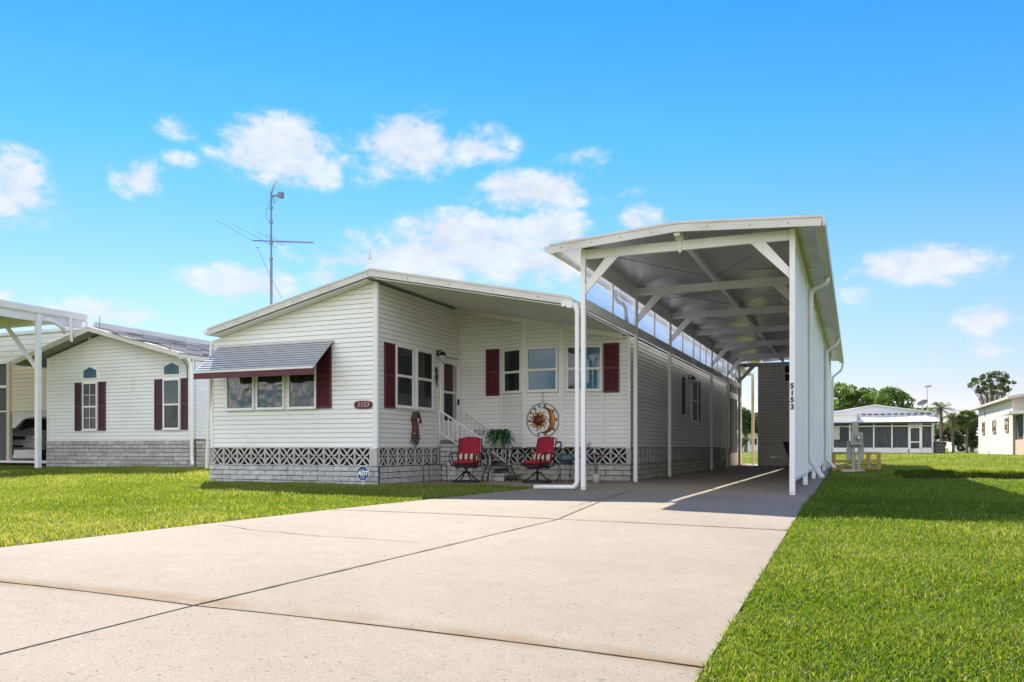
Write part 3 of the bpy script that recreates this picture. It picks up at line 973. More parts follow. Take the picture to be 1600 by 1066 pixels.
# ------------------------------------------------------------------ wall building
def clip(poly, a, b, c):
    """keep a*u + b*z <= c"""
    out_ = []
    for i in range(len(poly)):
        p, q = poly[i], poly[(i + 1) % len(poly)]
        fp, fq = a * p[0] + b * p[1] - c, a * q[0] + b * q[1] - c
        if fp <= 0:
            out_.append(p)
        if (fp < 0 < fq) or (fq < 0 < fp):
            t = fp / (fp - fq)
            out_.append((p[0] + (q[0] - p[0]) * t, p[1] + (q[1] - p[1]) * t))
    return out_
def siding(parent, o, u, n, u0, u1, z0, top, m, pitch=.1016, cuts=(), name='siding_board'):
    """lapped boards between u0..u1 from z0 up to the line top(u); cuts = openings (u0,u1,z0,z1)"""
    mt = frame(o, u, n)
    ta, tb = top(u0), top(u1)
    k = (tb - ta) / (u1 - u0)
    z = z0
    gp_ = .0075 * pitch / .1016
    while z < max(ta, tb) - .01:
        spans = [(u0, u1)]
        for (a, b, c, d) in cuts:
            if z + pitch > c + .03 and z < d - .03:
                ns = []
                for (s0, s1) in spans:
                    if a > s0:
                        ns.append((s0, min(a, s1)))
                    if b < s1:
                        ns.append((max(b, s0), s1))
                spans = [q for q in ns if q[1] - q[0] > .01]
        for s0, s1 in spans:
            po = clip([(s0, z + gp_), (s1, z + gp_), (s1, z + pitch), (s0, z + pitch)], -k, 1, ta - k * u0)
            if len(po) < 3:
                continue
            mb = MB(mt)
            def off(zz):
                return .020 - .016 * (zz - z) / pitch
            mb.poly([(a, off(b), b) for a, b in po])
            lo = [p for p in po if abs(p[1] - z - gp_) < 1e-6]
            if len(lo) == 2:
                a, b = sorted((lo[0][0], lo[1][0]))
                mb.poly([(a, 0, z + gp_), (b, 0, z + gp_), (b, off(z + gp_), z + gp_), (a, off(z + gp_), z + gp_)])
                mb.poly([(a, 0, z + gp_), (a, off(z + gp_), z + gp_), (a, .004, z + pitch), (a, 0, z + pitch)])
            mb.build(name, m, parent)
        z += pitch
def wall_back(parent, o, u, n, u0, u1, z0, top, m, name='wall', t=.12, cuts=()):
    mb = MB(frame(o, u, n))
    mb.prism([(u0, -.002, z0), (u1, -.002, z0), (u1, -.002, top(u1)), (u0, -.002, top(u0))], Vector((n[0], n[1], 0)) * 0)
    mb = MB(frame(o, u, n))
    a = [(u0, -.002, z0), (u1, -.002, z0), (u1, -.002, top(u1)), (u0, -.002, top(u0))]
    b = [(p[0], -t, p[2]) for p in a]
    ia = [mb.pt(p) for p in a]
    ib = [mb.pt(p) for p in b]
    mb.f.append(ia)
    mb.f.append(ib[::-1])
    for j in range(4):
        mb.f.append([ia[j], ia[(j + 1) % 4], ib[(j + 1) % 4], ib[j]])
    return mb.build(name, m, parent)
BR = {}
def brick_mesh(L, H, m, d=.05):
    key = (round(L, 3), round(H, 3), m.name)
    if key not in BR:
        BR[key] = []
        for q in range(3):
            rr = random.Random(q + 3)
            mb = MB()
            mb.cbox((.0, -.03, .0), (L, d, H), .007)
            for i, v in enumerate(mb.v):
                if v[1] > 0:
                    mb.v[i] = (v[0], v[1] + rr.uniform(-.008, .006), v[2] + rr.uniform(-.002, .002))
            BR[key].append(mb.mesh('brick', m))
    return BR[key]
def bricks(parent, o, u, n, u0, u1, z0, rows, m, L=.406, H=.107, joint=.013, back=True, proud=.0):
    mt = frame(o, u, n)
    for r_ in range(rows):
        x = u0 - (L / 2 if r_ % 2 else 0)
        while x < u1 - .02:
            a, b = max(x, u0), min(x + L, u1)
            if b - a > .05:
                full = abs((b - a) - L) < 1e-3
                ln = L - joint if full else round((b - a - joint) / .02) * .02
                ln = min(ln, b - a - joint + .004)
                ms = R.choice(brick_mesh(ln, H - joint, m))
                link('brick', ms, parent, mt @ Matrix.Translation((a + joint / 2, R.uniform(-.004, .004) + proud, z0 + r_ * H)))
            x += L
    if back:
        mb = MB(mt)
        mb.box((u0, -.02, z0 - .02), (u1, .018 + proud, z0 + rows * H))
        mb.build('mortar_and_lap_shade', M['mortar_and_lap_shade'], parent)  # real mortar here, seen in the brick joints
def lattice_mesh(S, D=.04):
    mb = MB()
    w = .03
    for a, b in (((0, 0, 0), (S, D, w * .6)), ((0, 0, S - w * .6), (S, D, S)), ((0, 0, w * .6), (w * .6, D, S - w * .6)), ((S - w * .6, 0, w * .6), (S, D, S - w * .6))):
        mb.box(a, b)
    h = S / 2
    bw = .017
    for (cx, cz, a0) in ((h, 0, 0), (S, h, 90), (h, S, 180), (0, h, 270)):
        n = 10
        pr = None
        for i in range(n + 1):
            t = rad(a0 + 180 * i / n)
            c_, s_ = math.cos(t), math.sin(t)
            ri, ro = h - bw - .004, h + bw - .004
            def cl_(v):
                return min(max(v, .004), S - .004)
            cur = [mb.pt((cl_(cx + c_ * r), y, cl_(cz + s_ * r))) for r, y in ((ri, D - .012), (ro, D - .012), (ro, .01), (ri, .01))]
            if pr:
                for q in range(4):
                    mb.f.append([pr[q], pr[(q + 1) % 4], cur[(q + 1) % 4], cur[q]])
            pr = cur
    return mb.mesh('lattice_block', M['lattice'])
LAT = lattice_mesh(.40)
def lattice(parent, o, u, n, u0, u1, z0, S=.406):
    mt = frame(o, u, n)
    k = max(1, round((u1 - u0) / S))
    f = (u1 - u0) / k
    for i in range(k):
        link('lattice_block', LAT, parent, mt @ Matrix.Translation((u0 + i * f, .0, z0)) @ Matrix.Diagonal((f / .403, 1, S / .403, 1)))
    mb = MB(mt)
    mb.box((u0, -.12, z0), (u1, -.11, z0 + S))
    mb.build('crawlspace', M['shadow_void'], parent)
def ring(mb, u0, u1, z0, z1, w, y0, y1):
    mb.box((u0, y0, z0), (u1, y1, z0 + w))
    mb.box((u0, y0, z1 - w), (u1, y1, z1))
    mb.box((u0, y0, z0 + w), (u0 + w, y1, z1 - w))
    mb.box((u1 - w, y0, z0 + w), (u1, y1, z1 - w))
def window(parent, o, u, n, u0, u1, z0, z1, mid=None, fw=.045, glass='glass', back='curtain_dark', vmid=None, depth=.062, fmat='trim', drape=None, grid=None):
    mt = frame(o, u, n)
    mb = MB(mt)
    ring(mb, u0 - fw * .8, u1 + fw * .8, z0 - fw * .8, z1 + fw * .8, fw, .0, depth)
    mb.box((u0 - fw, depth, z0 - fw * 1.1), (u1 + fw, depth + .03, z0 - fw * .55))
    w = mb.build('window', M[fmat], parent)
    if mid:
        zm = z0 + (z1 - z0) * mid
        q = MB(mt)
        q.box((u0, .034, zm - .018), (u1, .066, zm + .018))
        ring(q, u0, u1, z0, zm - .018, .018, .036, .058)
        q.build('sash', M[fmat], w)
    if vmid:
        q = MB(mt)
        um = u0 + (u1 - u0) * vmid
        q.box((um - .015, .034, z0), (um + .015, .058, z1))
        q.build('sash', M[fmat], w)
    if grid:
        q = MB(mt)
        gu, gzz = grid
        for i in range(1, gu):
            uu = u0 + (u1 - u0) * i / gu
            q.box((uu - .008, .042, z0), (uu + .008, .052, z1))
        for i in range(1, gzz):
            zz = z0 + (z1 - z0) * i / gzz
            q.box((u0, .043, zz - .008), (u1, .053, zz + .008))
        q.build('muntin', M[fmat], w)
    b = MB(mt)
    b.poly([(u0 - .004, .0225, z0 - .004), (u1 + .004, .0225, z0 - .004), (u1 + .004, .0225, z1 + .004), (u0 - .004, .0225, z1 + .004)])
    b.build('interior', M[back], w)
    if drape:
        q = MB(mt)
        a, b_, zt, mname = drape
        k = 14
        pr = None
        for i in range(k + 1):
            uu = u0 + (u1 - u0) * (a + (b_ - a) * i / k)
            y = .0245 + (.005 if i % 2 else 0)
            cur = (q.pt((uu, y, z0 + (z1 - z0) * zt)), q.pt((uu, y, z1)))
            if pr:
                q.f.append([pr[0], cur[0], cur[1], pr[1]])
            pr = cur
        q.build('curtain', M[mname], w)
    for (a, b_) in (((z0, z0 + (z1 - z0) * mid), (z0 + (z1 - z0) * mid, z1)) if mid else ((z0, z1),)):
        g = MB(mt)
        yy = .034 if (mid and a == z0) else .040
        g.poly([(u0, yy, a), (u1, yy, a), (u1, yy, b_), (u0, yy, b_)])
        g.build('pane', M[glass], w)
    return w
def shutter(parent, o, u, n, u0, u1, z0, z1, m, louv=True):
    mt = frame(o, u, n)
    mb = MB(mt)
    w = .045
    ring(mb, u0, u1, z0, z1, w, .017, .05)
    zm = (z0 + z1) / 2
    mb.box((u0 + w, .017, zm - w * .6), (u1 - w, .048, zm + w * .6))
    mb.box((u0 + w, .016, z0 + w), (u1 - w, .022, z1 - w))
    s = mb.build('shutter', m, parent)
    lv = MB(mt)
    for (a, b) in ((z0 + w, zm - w * .6), (zm + w * .6, z1 - w)):
        k = int((b - a) / .045)
        for i in range(k):
            z = a + (b - a) * i / k
            for_ = [(u0 + w, .044, z + .002), (u1 - w, .044, z + .002), (u1 - w, .024, z + .038), (u0 + w, .024, z + .038)]
            lv.poly(for_)
            lv.poly([(u0 + w, .044, z + .002), (u1 - w, .044, z + .002), (u1 - w, .026, z + .0), (u0 + w, .026, z + .0)])
    lv.build('louvers', m, s)
    return s
def text_mesh(s, size, mt, m, name, parent, bold=0.0, depth=.002, shear=0.0, align='CENTER'):
    cu = bpy.data.curves.new(name, 'FONT')
    cu.body = s
    cu.size = size
    cu.extrude = depth
    cu.offset = bold
    cu.shear = shear
    cu.align_x = align
    cu.align_y = 'CENTER'
    cu.resolution_u = 3
    tmp = bpy.data.objects.new(name, cu)
    me = bpy.data.meshes.new_from_object(tmp)
    bpy.data.objects.remove(tmp)
    me.materials.clear()
    me.materials.append(m)
    return link(name, me, parent, mt)
def face_mat(o, u, n, du=0, z=0, off=0):
    """matrix placing local XY art on a wall: X along u, Y up, Z outward"""
    m = Matrix.Identity(4)
    m.col[0] = (u[0], u[1], 0, 0)
    m.col[1] = (0, 0, 1, 0)
    m.col[2] = (n[0], n[1], 0, 0)
    p = Vector((o[0], o[1], 0)) + Vector((u[0], u[1], 0)) * du + Vector((n[0], n[1], 0)) * off
    m.col[3] = (p.x, p.y, z, 1)
    return m
# ------------------------------------------------------------------ the white mobile home
XA, XB, XD, XS = -13.81, -9.29, -4.86, -4.88
YF, YD, YE = 14.66, 18.6, 35.0
PK = (-9.25, 4.47)
EL, ER = (-13.62, 3.47), (-4.86, 3.57)
RY = 14.35
def roof_z(x):
    if x < PK[0]:
        return PK[1] + (EL[1] - PK[1]) * (x - PK[0]) / (EL[0] - PK[0])
    return PK[1] + (ER[1] - PK[1]) * (x - PK[0]) / (ER[0] - PK[0])
TH_ = .16
home = thing('mobile_home', 'white lap sided mobile home with maroon shutters and a lattice block skirt', 'house', (-9.3, 18, -.04))
# front gable wall
uF, nF = (1, 0), (0, -1)
def topF(u):
    return roof_z(XA + u) - TH_ - .02
LW = XB - XA
oF = (XA, YF, 0)
wF = wall_back(home, oF, uF, nF, 0.02, LW, .79, topF, M['gap'], 'front_wall')
awn = (.42, 3.05, 1.60, 3.0)
siding(wF, oF, uF, nF, .08, LW - .06, .79, topF, M['siding'])
mt = frame(oF, uF, nF)
q = MB(mt)
q.box((.02, 0, .77), (.10, .03, topF(.06)))
q.build('corner_trim', M['trim'], home)
q = MB(mt)
q.box((LW - .075, 0, .77), (LW + .012, .03, topF(LW)))
q.build('corner_trim', M['trim'], home)
q = MB(mt)
q.box((.0, 0, .765), (LW, .035, .79))
q.build('starter_strip', M['trim'], home)
for (a, b, v) in ((-13.28, -12.54, None), (-12.41, -11.70, None), (-11.53, -10.84, None)):
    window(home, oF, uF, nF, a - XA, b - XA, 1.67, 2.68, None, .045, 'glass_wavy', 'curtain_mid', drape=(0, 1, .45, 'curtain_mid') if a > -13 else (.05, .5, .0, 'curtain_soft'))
shutter(home, oF, uF, nF, -10.82 - XA, -10.42 - XA, 1.63, 3.04, M['maroon'])
# skirt of the front
bricks(home, oF, uF, nF, 0, LW + .063, -.045, 4, M['brick'], .406, .107, proud=.01)
lattice(home, oF, uF, nF, .02, LW - .14, .383)
q = MB(mt)
q.cbox((LW - .14, -.05, .383), (LW + .03, .05, .765), .008)
q.build('skirt_pier', M['lattice'], home)
# wall beside the door (faces the carport)
uB, nB = (0, 1), (1, 0)
oB = (XB, YF, 0)
LB = YD - YF
def topB(u):
    return roof_z(XB) - TH_ - .05
wB = wall_back(home, oB, uB, nB, -.0, LB, .79, topB, M['gap'], 'side_wall')
siding(wB, oB, uB, nB, .05, LB - .03, .79, topB, M['siding'], cuts=((17.47 - YF, 18.47 - YF, .79, 2.98),))
mt = frame(oB, uB, nB)
q = MB(mt)
q.box((-.012, 0, .77), (.05, .03, topB(0)))
q.build('corner_trim', M['trim'], home)
q = MB(mt)
q.box((LB - .04, 0, .77), (LB, .03, topB(0)))
q.build('corner_trim', M['trim'], home)
q = MB(mt)
q.box((.05, 0, .765), (2.75, .035, .79))
q.build('starter_strip', M['trim'], home)
shutter(home, oB, uB, nB, 14.91 - YF, 15.32 - YF, 1.63, 3.04, M['maroon'])
window(home, oB, uB, nB, 15.39 - YF, 16.09 - YF, 1.70, 3.0, .52, .045, 'glass', 'curtain_mid', drape=(.55, 1, .0, 'curtain_mid'))
window(home, oB, uB, nB, 16.30 - YF, 17.02 - YF, 1.70, 3.0, .52, .045, 'glass', 'curtain_mid', drape=(0, .4, .0, 'curtain_mid'))
bricks(home, oB, uB, nB, .03, 2.72, .0, 3, M['brick'], .406, .125, proud=.01)
lattice(home, oB, uB, nB, .03, 2.72, .383)
# storm door
d0, d1 = 17.55 - YF, 18.40 - YF
q = MB(mt)
q.box((d0 - .08, 0, 1.0), (d0, .05, 2.98))
q.box((d1, 0, 1.0), (d1 + .08, .05, 2.98))
q.box((d0, 0, 2.92), (d1, .05, 2.98))
q.box((d0 - .08, 0, .96), (d1 + .08, .07, 1.0))
door = q.build('storm_door', M['trim'], home)
q = MB(mt)
ring(q, d0, d1, 1.0, 2.92, .07, .01, .04)
q.box((d0 + .07, .01, 2.12), (d1 - .07, .045, 2.17))
q.box((d0 + .07, .012, 1.07), (d1 - .07, .03, 1.45))
q.build('door_frame', M['trim'], door)
q = MB(mt)
q.box((d0 + .07, -.0, 2.17), (d0 + .60, .008, 2.85))
q.build('inner_door', M['door_brown'], door)
q = MB(mt)
q.box((d0 + .60, -.0, 1.45), (d1 - .07, .007, 2.85))
q.build('door_side', M['siding'], door)
q = MB(mt)
q.box((d0 + .07, -.001, 1.45), (d0 + .60, .009, 2.12))
q.build('inner_door_lower', M['navy'], door)
q = MB(mt)
q.poly([(d0 + .07, .022, 1.45), (d1 - .07, .022, 1.45), (d1 - .07, .022, 2.12), (d0 + .07, .022, 2.12)])
q.build('pane', M['door_mesh'], door)
q = MB(mt)
q.poly([(d0 + .07, .022, 2.17), (d1 - .07, .022, 2.17), (d1 - .07, .022, 2.85), (d0 + .07, .022, 2.85)])
q.build('pane', M['door_mesh'], door)
q = MB(mt)
q.box((d1 - .06, .04, 1.85), (d1 - .03, .085, 2.0))
q.build('handle', M['black'], door)
# recessed porch wall with the bay of three windows
oD = (XB, YD, 0)
LD = XD - XB
def topD(u):
    return roof_z(XB + u) - TH_ - .02
wD = wall_back(home, oD, uF, nF, 0, LD, .79, topD, M['gap'], 'porch_wall')
siding(wD, oD, uF, nF, .02, 1.13, .79, topD, M['siding'])
siding(wD, oD, uF, nF, 3.79, LD - .06, .79, topD, M['siding'])
mt = frame(oD, uF, nF)
q = MB(mt)
q.box((LD - .07, 0, .77), (LD + .02, .03, topD(LD) - .0))
q.build('corner_trim', M['trim'], home)
shutter(home, oD, uF, nF, -8.56 - XB, -8.19 - XB, 2.08, 3.25, M['maroon'])
shutter(home, oD, uF, nF, -5.50 - XB, -5.11 - XB, 2.08, 3.25, M['maroon'])
bricks(home, oD, uF, nF, .0, LD + .045, .0, 3, M['brick_warm'], .406, .125, proud=.01)
lattice(home, oD, uF, nF, .0, LD - .06, .383)
q = MB(mt)
q.cbox((LD - .06, -.05, .383), (LD + .03, .05, .765), .008)
q.build('skirt_pier', M['lattice'], home)
q = MB(mt)
q.box((0, -.0, .765), (LD, .036, .79))
q.build('starter_strip', M['trim'], home)
bayp = [(1.13, 0.0), (1.86, .27), (2.83, .27), (3.79, 0.0)]
bay = MB(mt)
bay.prism([(a, b, .78) for a, b in bayp], (0, 0, .0))
bt = MB(mt)
i0 = [bt.pt((a, b - .004, .785)) for a, b in bayp]
i1 = [bt.pt((a, b - .004, topD(a) - (.0 if k in (0, 3) else .04))) for k, (a, b) in enumerate(bayp)]
bt.f.append(i0[::-1])
bt.f.append(i1)
for j in range(4):
    bt.f.append([i0[j], i0[(j + 1) % 4], i1[(j + 1) % 4], i1[j]])
bayo = bt.build('bay', M['gap'], home)
for k, ((a0, b0), (a1, b1)) in enumerate(zip(bayp, bayp[1:])):
    p0, p1 = Vector((XB + a0, YD - b0)), Vector((XB + a1, YD - b1))
    dd = p1 - p0
    L = dd.length
    u_ = tuple(dd / L)
    n_ = (u_[1], -u_[0])
    o_ = (p0.x, p0.y, 0)
    def tp(u, x0=p0.x, dx=dd.x / L):
        return roof_z(x0 + dx * u) - TH_ - .05
    siding(bayo, o_, u_, n_, .03, L - .03, .79, tp, M['siding'])
    m2 = frame(o_, u_, n_)
    q = MB(m2)
    wdt = .055 if k else .03
    q.box((-.02, 0, .77), (wdt, .035, tp(0)))
    q.box((L - (.055 if k < 2 else .03), 0, .77), (L + .015, .035, tp(L)))
    q.build('batten', M['trim'], bayo)
    if k == 0:
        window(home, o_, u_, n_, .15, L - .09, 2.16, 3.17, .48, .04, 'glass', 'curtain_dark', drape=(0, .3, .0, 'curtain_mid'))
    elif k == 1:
        window(home, o_, u_, n_, .12, L - .12, 2.16, 3.17, .5, .045, 'glass_blue', 'reflected_sky_blue')
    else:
        window(home, o_, u_, n_, .14, L - .08, 2.16, 3.17, .5, .045, 'glass_blue', 'reflected_sky_blue', drape=(0, .25, 0, 'curtain_mid'))
# beam that carries the porch ceiling in front of the bay
q = MB()
for (xa, xb) in ((XB + .0, -7.15), (-7.14, -5.95), (-5.94, -4.98)):
    za, zb = roof_z(xa) - TH_ - .01, roof_z(xb) - TH_ - .01
    q.prism([(xa, 18.27, za), (xb, 18.27, zb), (xb, 18.27, zb - .115), (xa, 18.27, za - .115)], (0, .05, 0))
q.build('porch_beam', M['alu'], home)
# long side wall under the carport
oS = (XS, YD, 0)
LS = YE - YD
def topS(u):
    return 3.40
wS = wall_back(home, oS, uB, nB, 0, LS, .79, topS, M['mortar_and_lap_shade'], 'carport_side_wall')  # dark backing paints the shade lines between the boards
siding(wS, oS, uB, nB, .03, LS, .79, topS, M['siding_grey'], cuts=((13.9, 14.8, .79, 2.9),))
mt = frame(oS, uB, nB)
q = MB(mt)
q.box((13.86, 0, .25), (13.94, .05, 2.95))
q.box((14.76, 0, .25), (14.84, .05, 2.95))
q.box((13.94, 0, 2.87), (14.76, .05, 2.95))
q.box((13.94, -.0, .25), (14.76, .02, 2.87))
q.build('side_door', M['siding_grey'], home)
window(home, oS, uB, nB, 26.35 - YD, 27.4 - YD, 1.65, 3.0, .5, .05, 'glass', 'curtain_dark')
shutter(home, oS, uB, nB, 24.85 - YD, 25.15 - YD, 1.8, 2.95, M['plum'])
shutter(home, oS, uB, nB, 27.5 - YD, 27.85 - YD, 1.65, 3.0, M['black'])
bricks(home, oS, uB, nB, .0, LS, .0, 3, M['brick_warm'], .406, .125)
lattice(home, oS, uB, nB, .02, LS, .383)
# closed sides away from the view
q = MB()
q.box((XA + .12, YF + .13, -.04), (XA + .24, YE, 3.2))
q.box((XA + .12, YE - .12, -.04), (XS - .13, YE, 3.2))
q.build('rear_wall', M['siding'], home)
# downspout and rear end of the left corner
q = MB()
q.tube([(XA + .07, YF - .04, 3.2), (XA + .07, YF - .07, 2.9), (XA - .05, YF - .07, .3)], .035, 8)
q.build('downspout', M['trim'], home)
# roof
q = MB()
def slabroof(x0, x1, y0, y1):
    z0, z1 = roof_z(x0), roof_z(x1)
    q.prism([(x0, y0, z0), (x1, y0, z1), (x1, y0, z1 - TH_ + .03), (x0, y0, z0 - TH_ + .03)], (0, y1 - y0, 0))
slabroof(EL[0], PK[0], RY + .03, YE + .4)
slabroof(PK[0] + .001, ER[0], RY + .03, YE + .0)
roof = q.build('roof', M['roofing'], home)
q = MB()
for (x0, x1) in ((EL[0], PK[0]), (PK[0], ER[0])):
    z0, z1 = roof_z(x0), roof_z(x1)
    q.prism([(x0, RY, z0 + .02), (x1, RY, z1 + .02), (x1, RY, z1 - .12), (x0, RY, z0 - .12)], (0, .028, 0))
    q.prism([(x0, RY - .015, z0 + .03), (x1, RY - .015, z1 + .03), (x1, RY - .015, z1 - .012), (x0, RY - .015, z0 - .012)], (0, .013, 0))
    q.prism([(x0, RY - .008, z0 - .115), (x1, RY - .008, z1 - .115), (x1, RY - .008, z1 - .135), (x0, RY - .008, z0 - .135)], (0, .03, 0))
q.build('fascia', M['fascia'], roof)
q = MB()   # screw heads
for k in range(9):
    x = EL[0] + .5 + k * .95
    q.sphere((x, RY - .004, roof_z(x) - .07), .012, 6, 4)
q.build('screws', M['concrete_dark'], roof)
q = MB()   # vented soffit strips under the gable overhang
for k in range(34):
    x0 = EL[0] + .15 + k * .125
    x1 = x0 + .118
    if x1 > PK[0] - .1:
        break
    z0, z1 = roof_z(x0) - TH_, roof_z(x1) - TH_
    q.prism([(x0, RY + .03, z0), (x1, RY + .03, z1), (x1, RY + .03, z1 - .015), (x0, RY + .03, z0 - .015)], (0, YF - RY - .02, 0))
q.build('soffit', M['soffit'], roof)
q = MB()   # porch ceiling panels
x = PK[0] + .08
while x < ER[0] - .1:
    x1 = min(x + .39, ER[0] - .02)
    z0, z1 = roof_z(x) - TH_ + .01, roof_z(x1) - TH_ + .01
    q.prism([(x, RY + .04, z0), (x1, RY + .04, z1), (x1, RY + .04, z1 - .02), (x, RY + .04, z0 - .02)], (0, YD - RY - .05, 0))
    x = x1 + .008
q.build('porch_ceiling', M['soffit'], roof)
q = MB()   # gutters
q.prism([(EL[0] - .02, RY, 3.46), (EL[0] - .12, RY, 3.46), (EL[0] - .10, RY, 3.36), (EL[0] - .02, RY, 3.36)], (0, YE - RY, 0))
q.build('gutter', M['trim'], roof)
q = MB()
q.box((-5.02, 14.22, 3.40), (-4.90, 14.34, 3.50))
q.build('gutter_end', M['trim'], roof)
q = MB()
q.box((-4.90, 14.18, 3.36), (-4.80, 14.30, 3.47))
q.build('gutter_outlet', M['trim'], roof)
# awning over the three windows
aw = thing('window_awning', 'striped metal awning with a maroon valance over the three front windows', 'awning', (-12, 14.3, 2.4))
n_sl = 11
xl, xr = -13.55, -10.36
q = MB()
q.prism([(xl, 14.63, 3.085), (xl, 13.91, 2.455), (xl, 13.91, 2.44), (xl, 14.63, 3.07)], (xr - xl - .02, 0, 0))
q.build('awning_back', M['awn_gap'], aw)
for k in range(n_sl):
    t0, t1 = k / n_sl, (k + .66) / n_sl
    y0, y1 = 14.63 - .72 * t0, 14.63 - .72 * t1
    z0, z1 = 3.09 - .63 * t0, 3.09 - .63 * t1
    q = MB()
    prof = [(y0, z0 + .012), (y1, z1 + .022), (y1 - .006, z1 + .010), (y0 + .002, z0 - .0)]
    q.prism([(xl - .01, a, b) for a, b in prof], (xr - xl + .02, 0, 0))
    q.build('awning_slat', M['awn'], aw)
q = MB()
q.box((-13.57, 13.885, 2.30), (-10.34, 13.905, 2.45))
q.build('valance', M['maroon'], aw)
q = MB()
q.box((-13.57, 13.872, 2.43), (-10.34, 13.884, 2.475))
q.build('valance_trim', M['alu'], aw)
q = MB()
for x in (-13.5, -10.42):
    q.bar((x, 13.95, 2.44), (x, 14.62, 3.06), .02, .03)
q.build('bracket', M['alu'], aw)
# number plaque
pl = thing('house_number_plaque', 'maroon oval house number plaque on the front wall near the corner', 'plaque', (-9.61, 14.64, 1.69))
q = MB()
pts = []
for k in range(24):
    t = 2 * math.pi * k / 24
    c_, s_ = math.cos(t), math.sin(t)
    pts.append((-9.61 + math.copysign(abs(c_) ** .55, c_) * .225, 14.64, 1.69 + math.copysign(abs(s_) ** .6, s_) * .085))
q.prism(pts, (0, -.02, 0))
q.build('board', M['maroon'], pl)
text_mesh('5153', .15, face_mat((0, 14.618), (1, 0), (0, -1), -9.61, 1.69), M['plaque_num'], 'numerals', pl, .004, .004, .3)

# tall carport attached to the home ---------------------------------------------------------------
XL, XR = -4.60, -.96
CF, CB = 13.88, 36.2
cp = thing('carport', 'tall white metal carport with clerestory windows along the home', 'carport', (-2.8, 25, 0))
PY = [14.26, 18.12, 21.8, 25.25, 28.7, 32.5, 36.1]
def post(x, y, z0, z1, w=.085, m='trim', name='post'):
    mt_ = Matrix.Translation((x, y, 0))
    q_ = MB(mt_)
    q_.cbox((-w / 2, -w / 2, z0), (w / 2, w / 2, z1), .006)
    p = q_.build(name, M[m], cp)
    b = MB(mt_)
    for s in (-1, 1):
        b.tube([(s * .022, -w / 2 - .006, z0 + .04), (s * .022, -w / 2 + .004, z0 + .04)], .009, 6)
    b.build('bolts', M['black'], p)
    return p
for k, y in enumerate(PY):
    if k != 3:
        post(XL, y, gz(XL, y), 4.42)
q = MB()
for k, y in enumerate(PY):
    post(XR, y, 0 if k else gz(XR, y) - .01, 4.42 + (.0), .09)
# cross beams, knee braces
for k, y in enumerate(PY):
    q = MB()
    q.cbox((XL + .035, y - .03, 4.235), (XR - .04, y + .03, 4.405), .004)
    bm = q.build('cross_beam', M['alu'], cp)
    b = MB()
    for x in (XL + .07, XR - .07):
        for z in (4.26, 4.3, 4.34, 4.38):
            b.tube([(x, y - .036, z), (x, y - .028, z)], .006, 6)
    b.build('rivets', M['concrete_dark'], bm)
    for s, x in ((1, XL), (-1, XR)):
        if k == 3 and s == 1:
            continue
        q = MB()
        xe, xo = x + s * .045, x + s * .045
        yb = y - .034
        q.prism([(xe, yb, 3.60), (xe, yb, 3.77), (x + s * .44, yb, 4.25), (x + s * .68, yb, 4.25)], (0, .03, 0))
        br_ = q.build('knee_brace', M['alu'], cp)
        b = MB()
        for t in (0, 1, 2):
            b.tube([(x + s * (.47 + .07 * t), yb - .006, 4.235), (x + s * (.47 + .07 * t), yb + .002, 4.235)], .008, 6)
            b.tube([(x + s * .065, yb - .006, 3.68 + .06 * t), (x + s * .065, yb + .002, 3.68 + .06 * t)], .008, 6)
        b.build('bolts', M['concrete_dark'], br_)
# roof of three segments seen from the front: low gable
RC = [(-5.13, 4.46), (-2.82, 4.62), (-.48, 4.475)]
q = MB()
for (a, b) in zip(RC, RC[1:]):
    q.prism([(a[0], CF + .02, a[1]), (b[0], CF + .02, b[1]), (b[0], CF + .02, b[1] - .05), (a[0], CF + .02, a[1] - .05)], (0, 22.9, 0))
croof = q.build('roof', M['roofing'], cp)
# ceiling panels, each one a strip across the slope
for (a, b) in zip(RC, RC[1:]):
    y = CF + .06
    k = 0
    while y < 36.6:
        y1 = y + 1.21
        q = MB()
        sag = R.uniform(-.006, .006)
        inset = .03
        n_ = 6
        pr = None
        for i in range(n_ + 1):
            t = i / n_
            xx = a[0] + inset + (b[0] - a[0] - 2 * inset) * t
            zz = a[1] + (b[1] - a[1]) * (inset + (b[0] - a[0] - 2 * inset) * t) / (b[0] - a[0]) - .056 + sag * math.sin(t * 3.1) + R.uniform(-.002, .002)
            cur = (q.pt((xx, y, zz)), q.pt((xx, (y + y1) / 2, zz + R.uniform(-.006, .003))), q.pt((xx, y1 - .012, zz)))
            if pr:
                q.f.append([pr[0], cur[0], cur[1], pr[1]])
                q.f.append([pr[1], cur[1], cur[2], pr[2]])
            pr = cur
        q.build('ceiling_panel', M['ceiling'], croof, smooth=True)
        y = y1
q = MB()
for (a, b) in zip(RC, RC[1:]):
    q.prism([(a[0], CF, a[1] + .02), (b[0], CF, b[1] + .02), (b[0], CF, b[1] - .145), (a[0], CF, a[1] - .145)], (0, .03, 0))
    q.prism([(a[0], CF - .014, a[1] + .03), (b[0], CF - .014, b[1] + .03), (b[0], CF - .014, b[1] - .01), (a[0], CF - .014, a[1] - .01)], (0, .013, 0))
q.build('fascia', M['fascia'], croof)
q = MB()
for x, z in ((-4.9, 4.42), (-4.35, 4.46), (-3.8, 4.5), (-3.25, 4.53), (-2.3, 4.53), (-1.6, 4.48), (-1.0, 4.45)):
    q.sphere((x, CF - .002, z - .02), .011, 6, 4)
q.build('screws', M['concrete_dark'], croof)
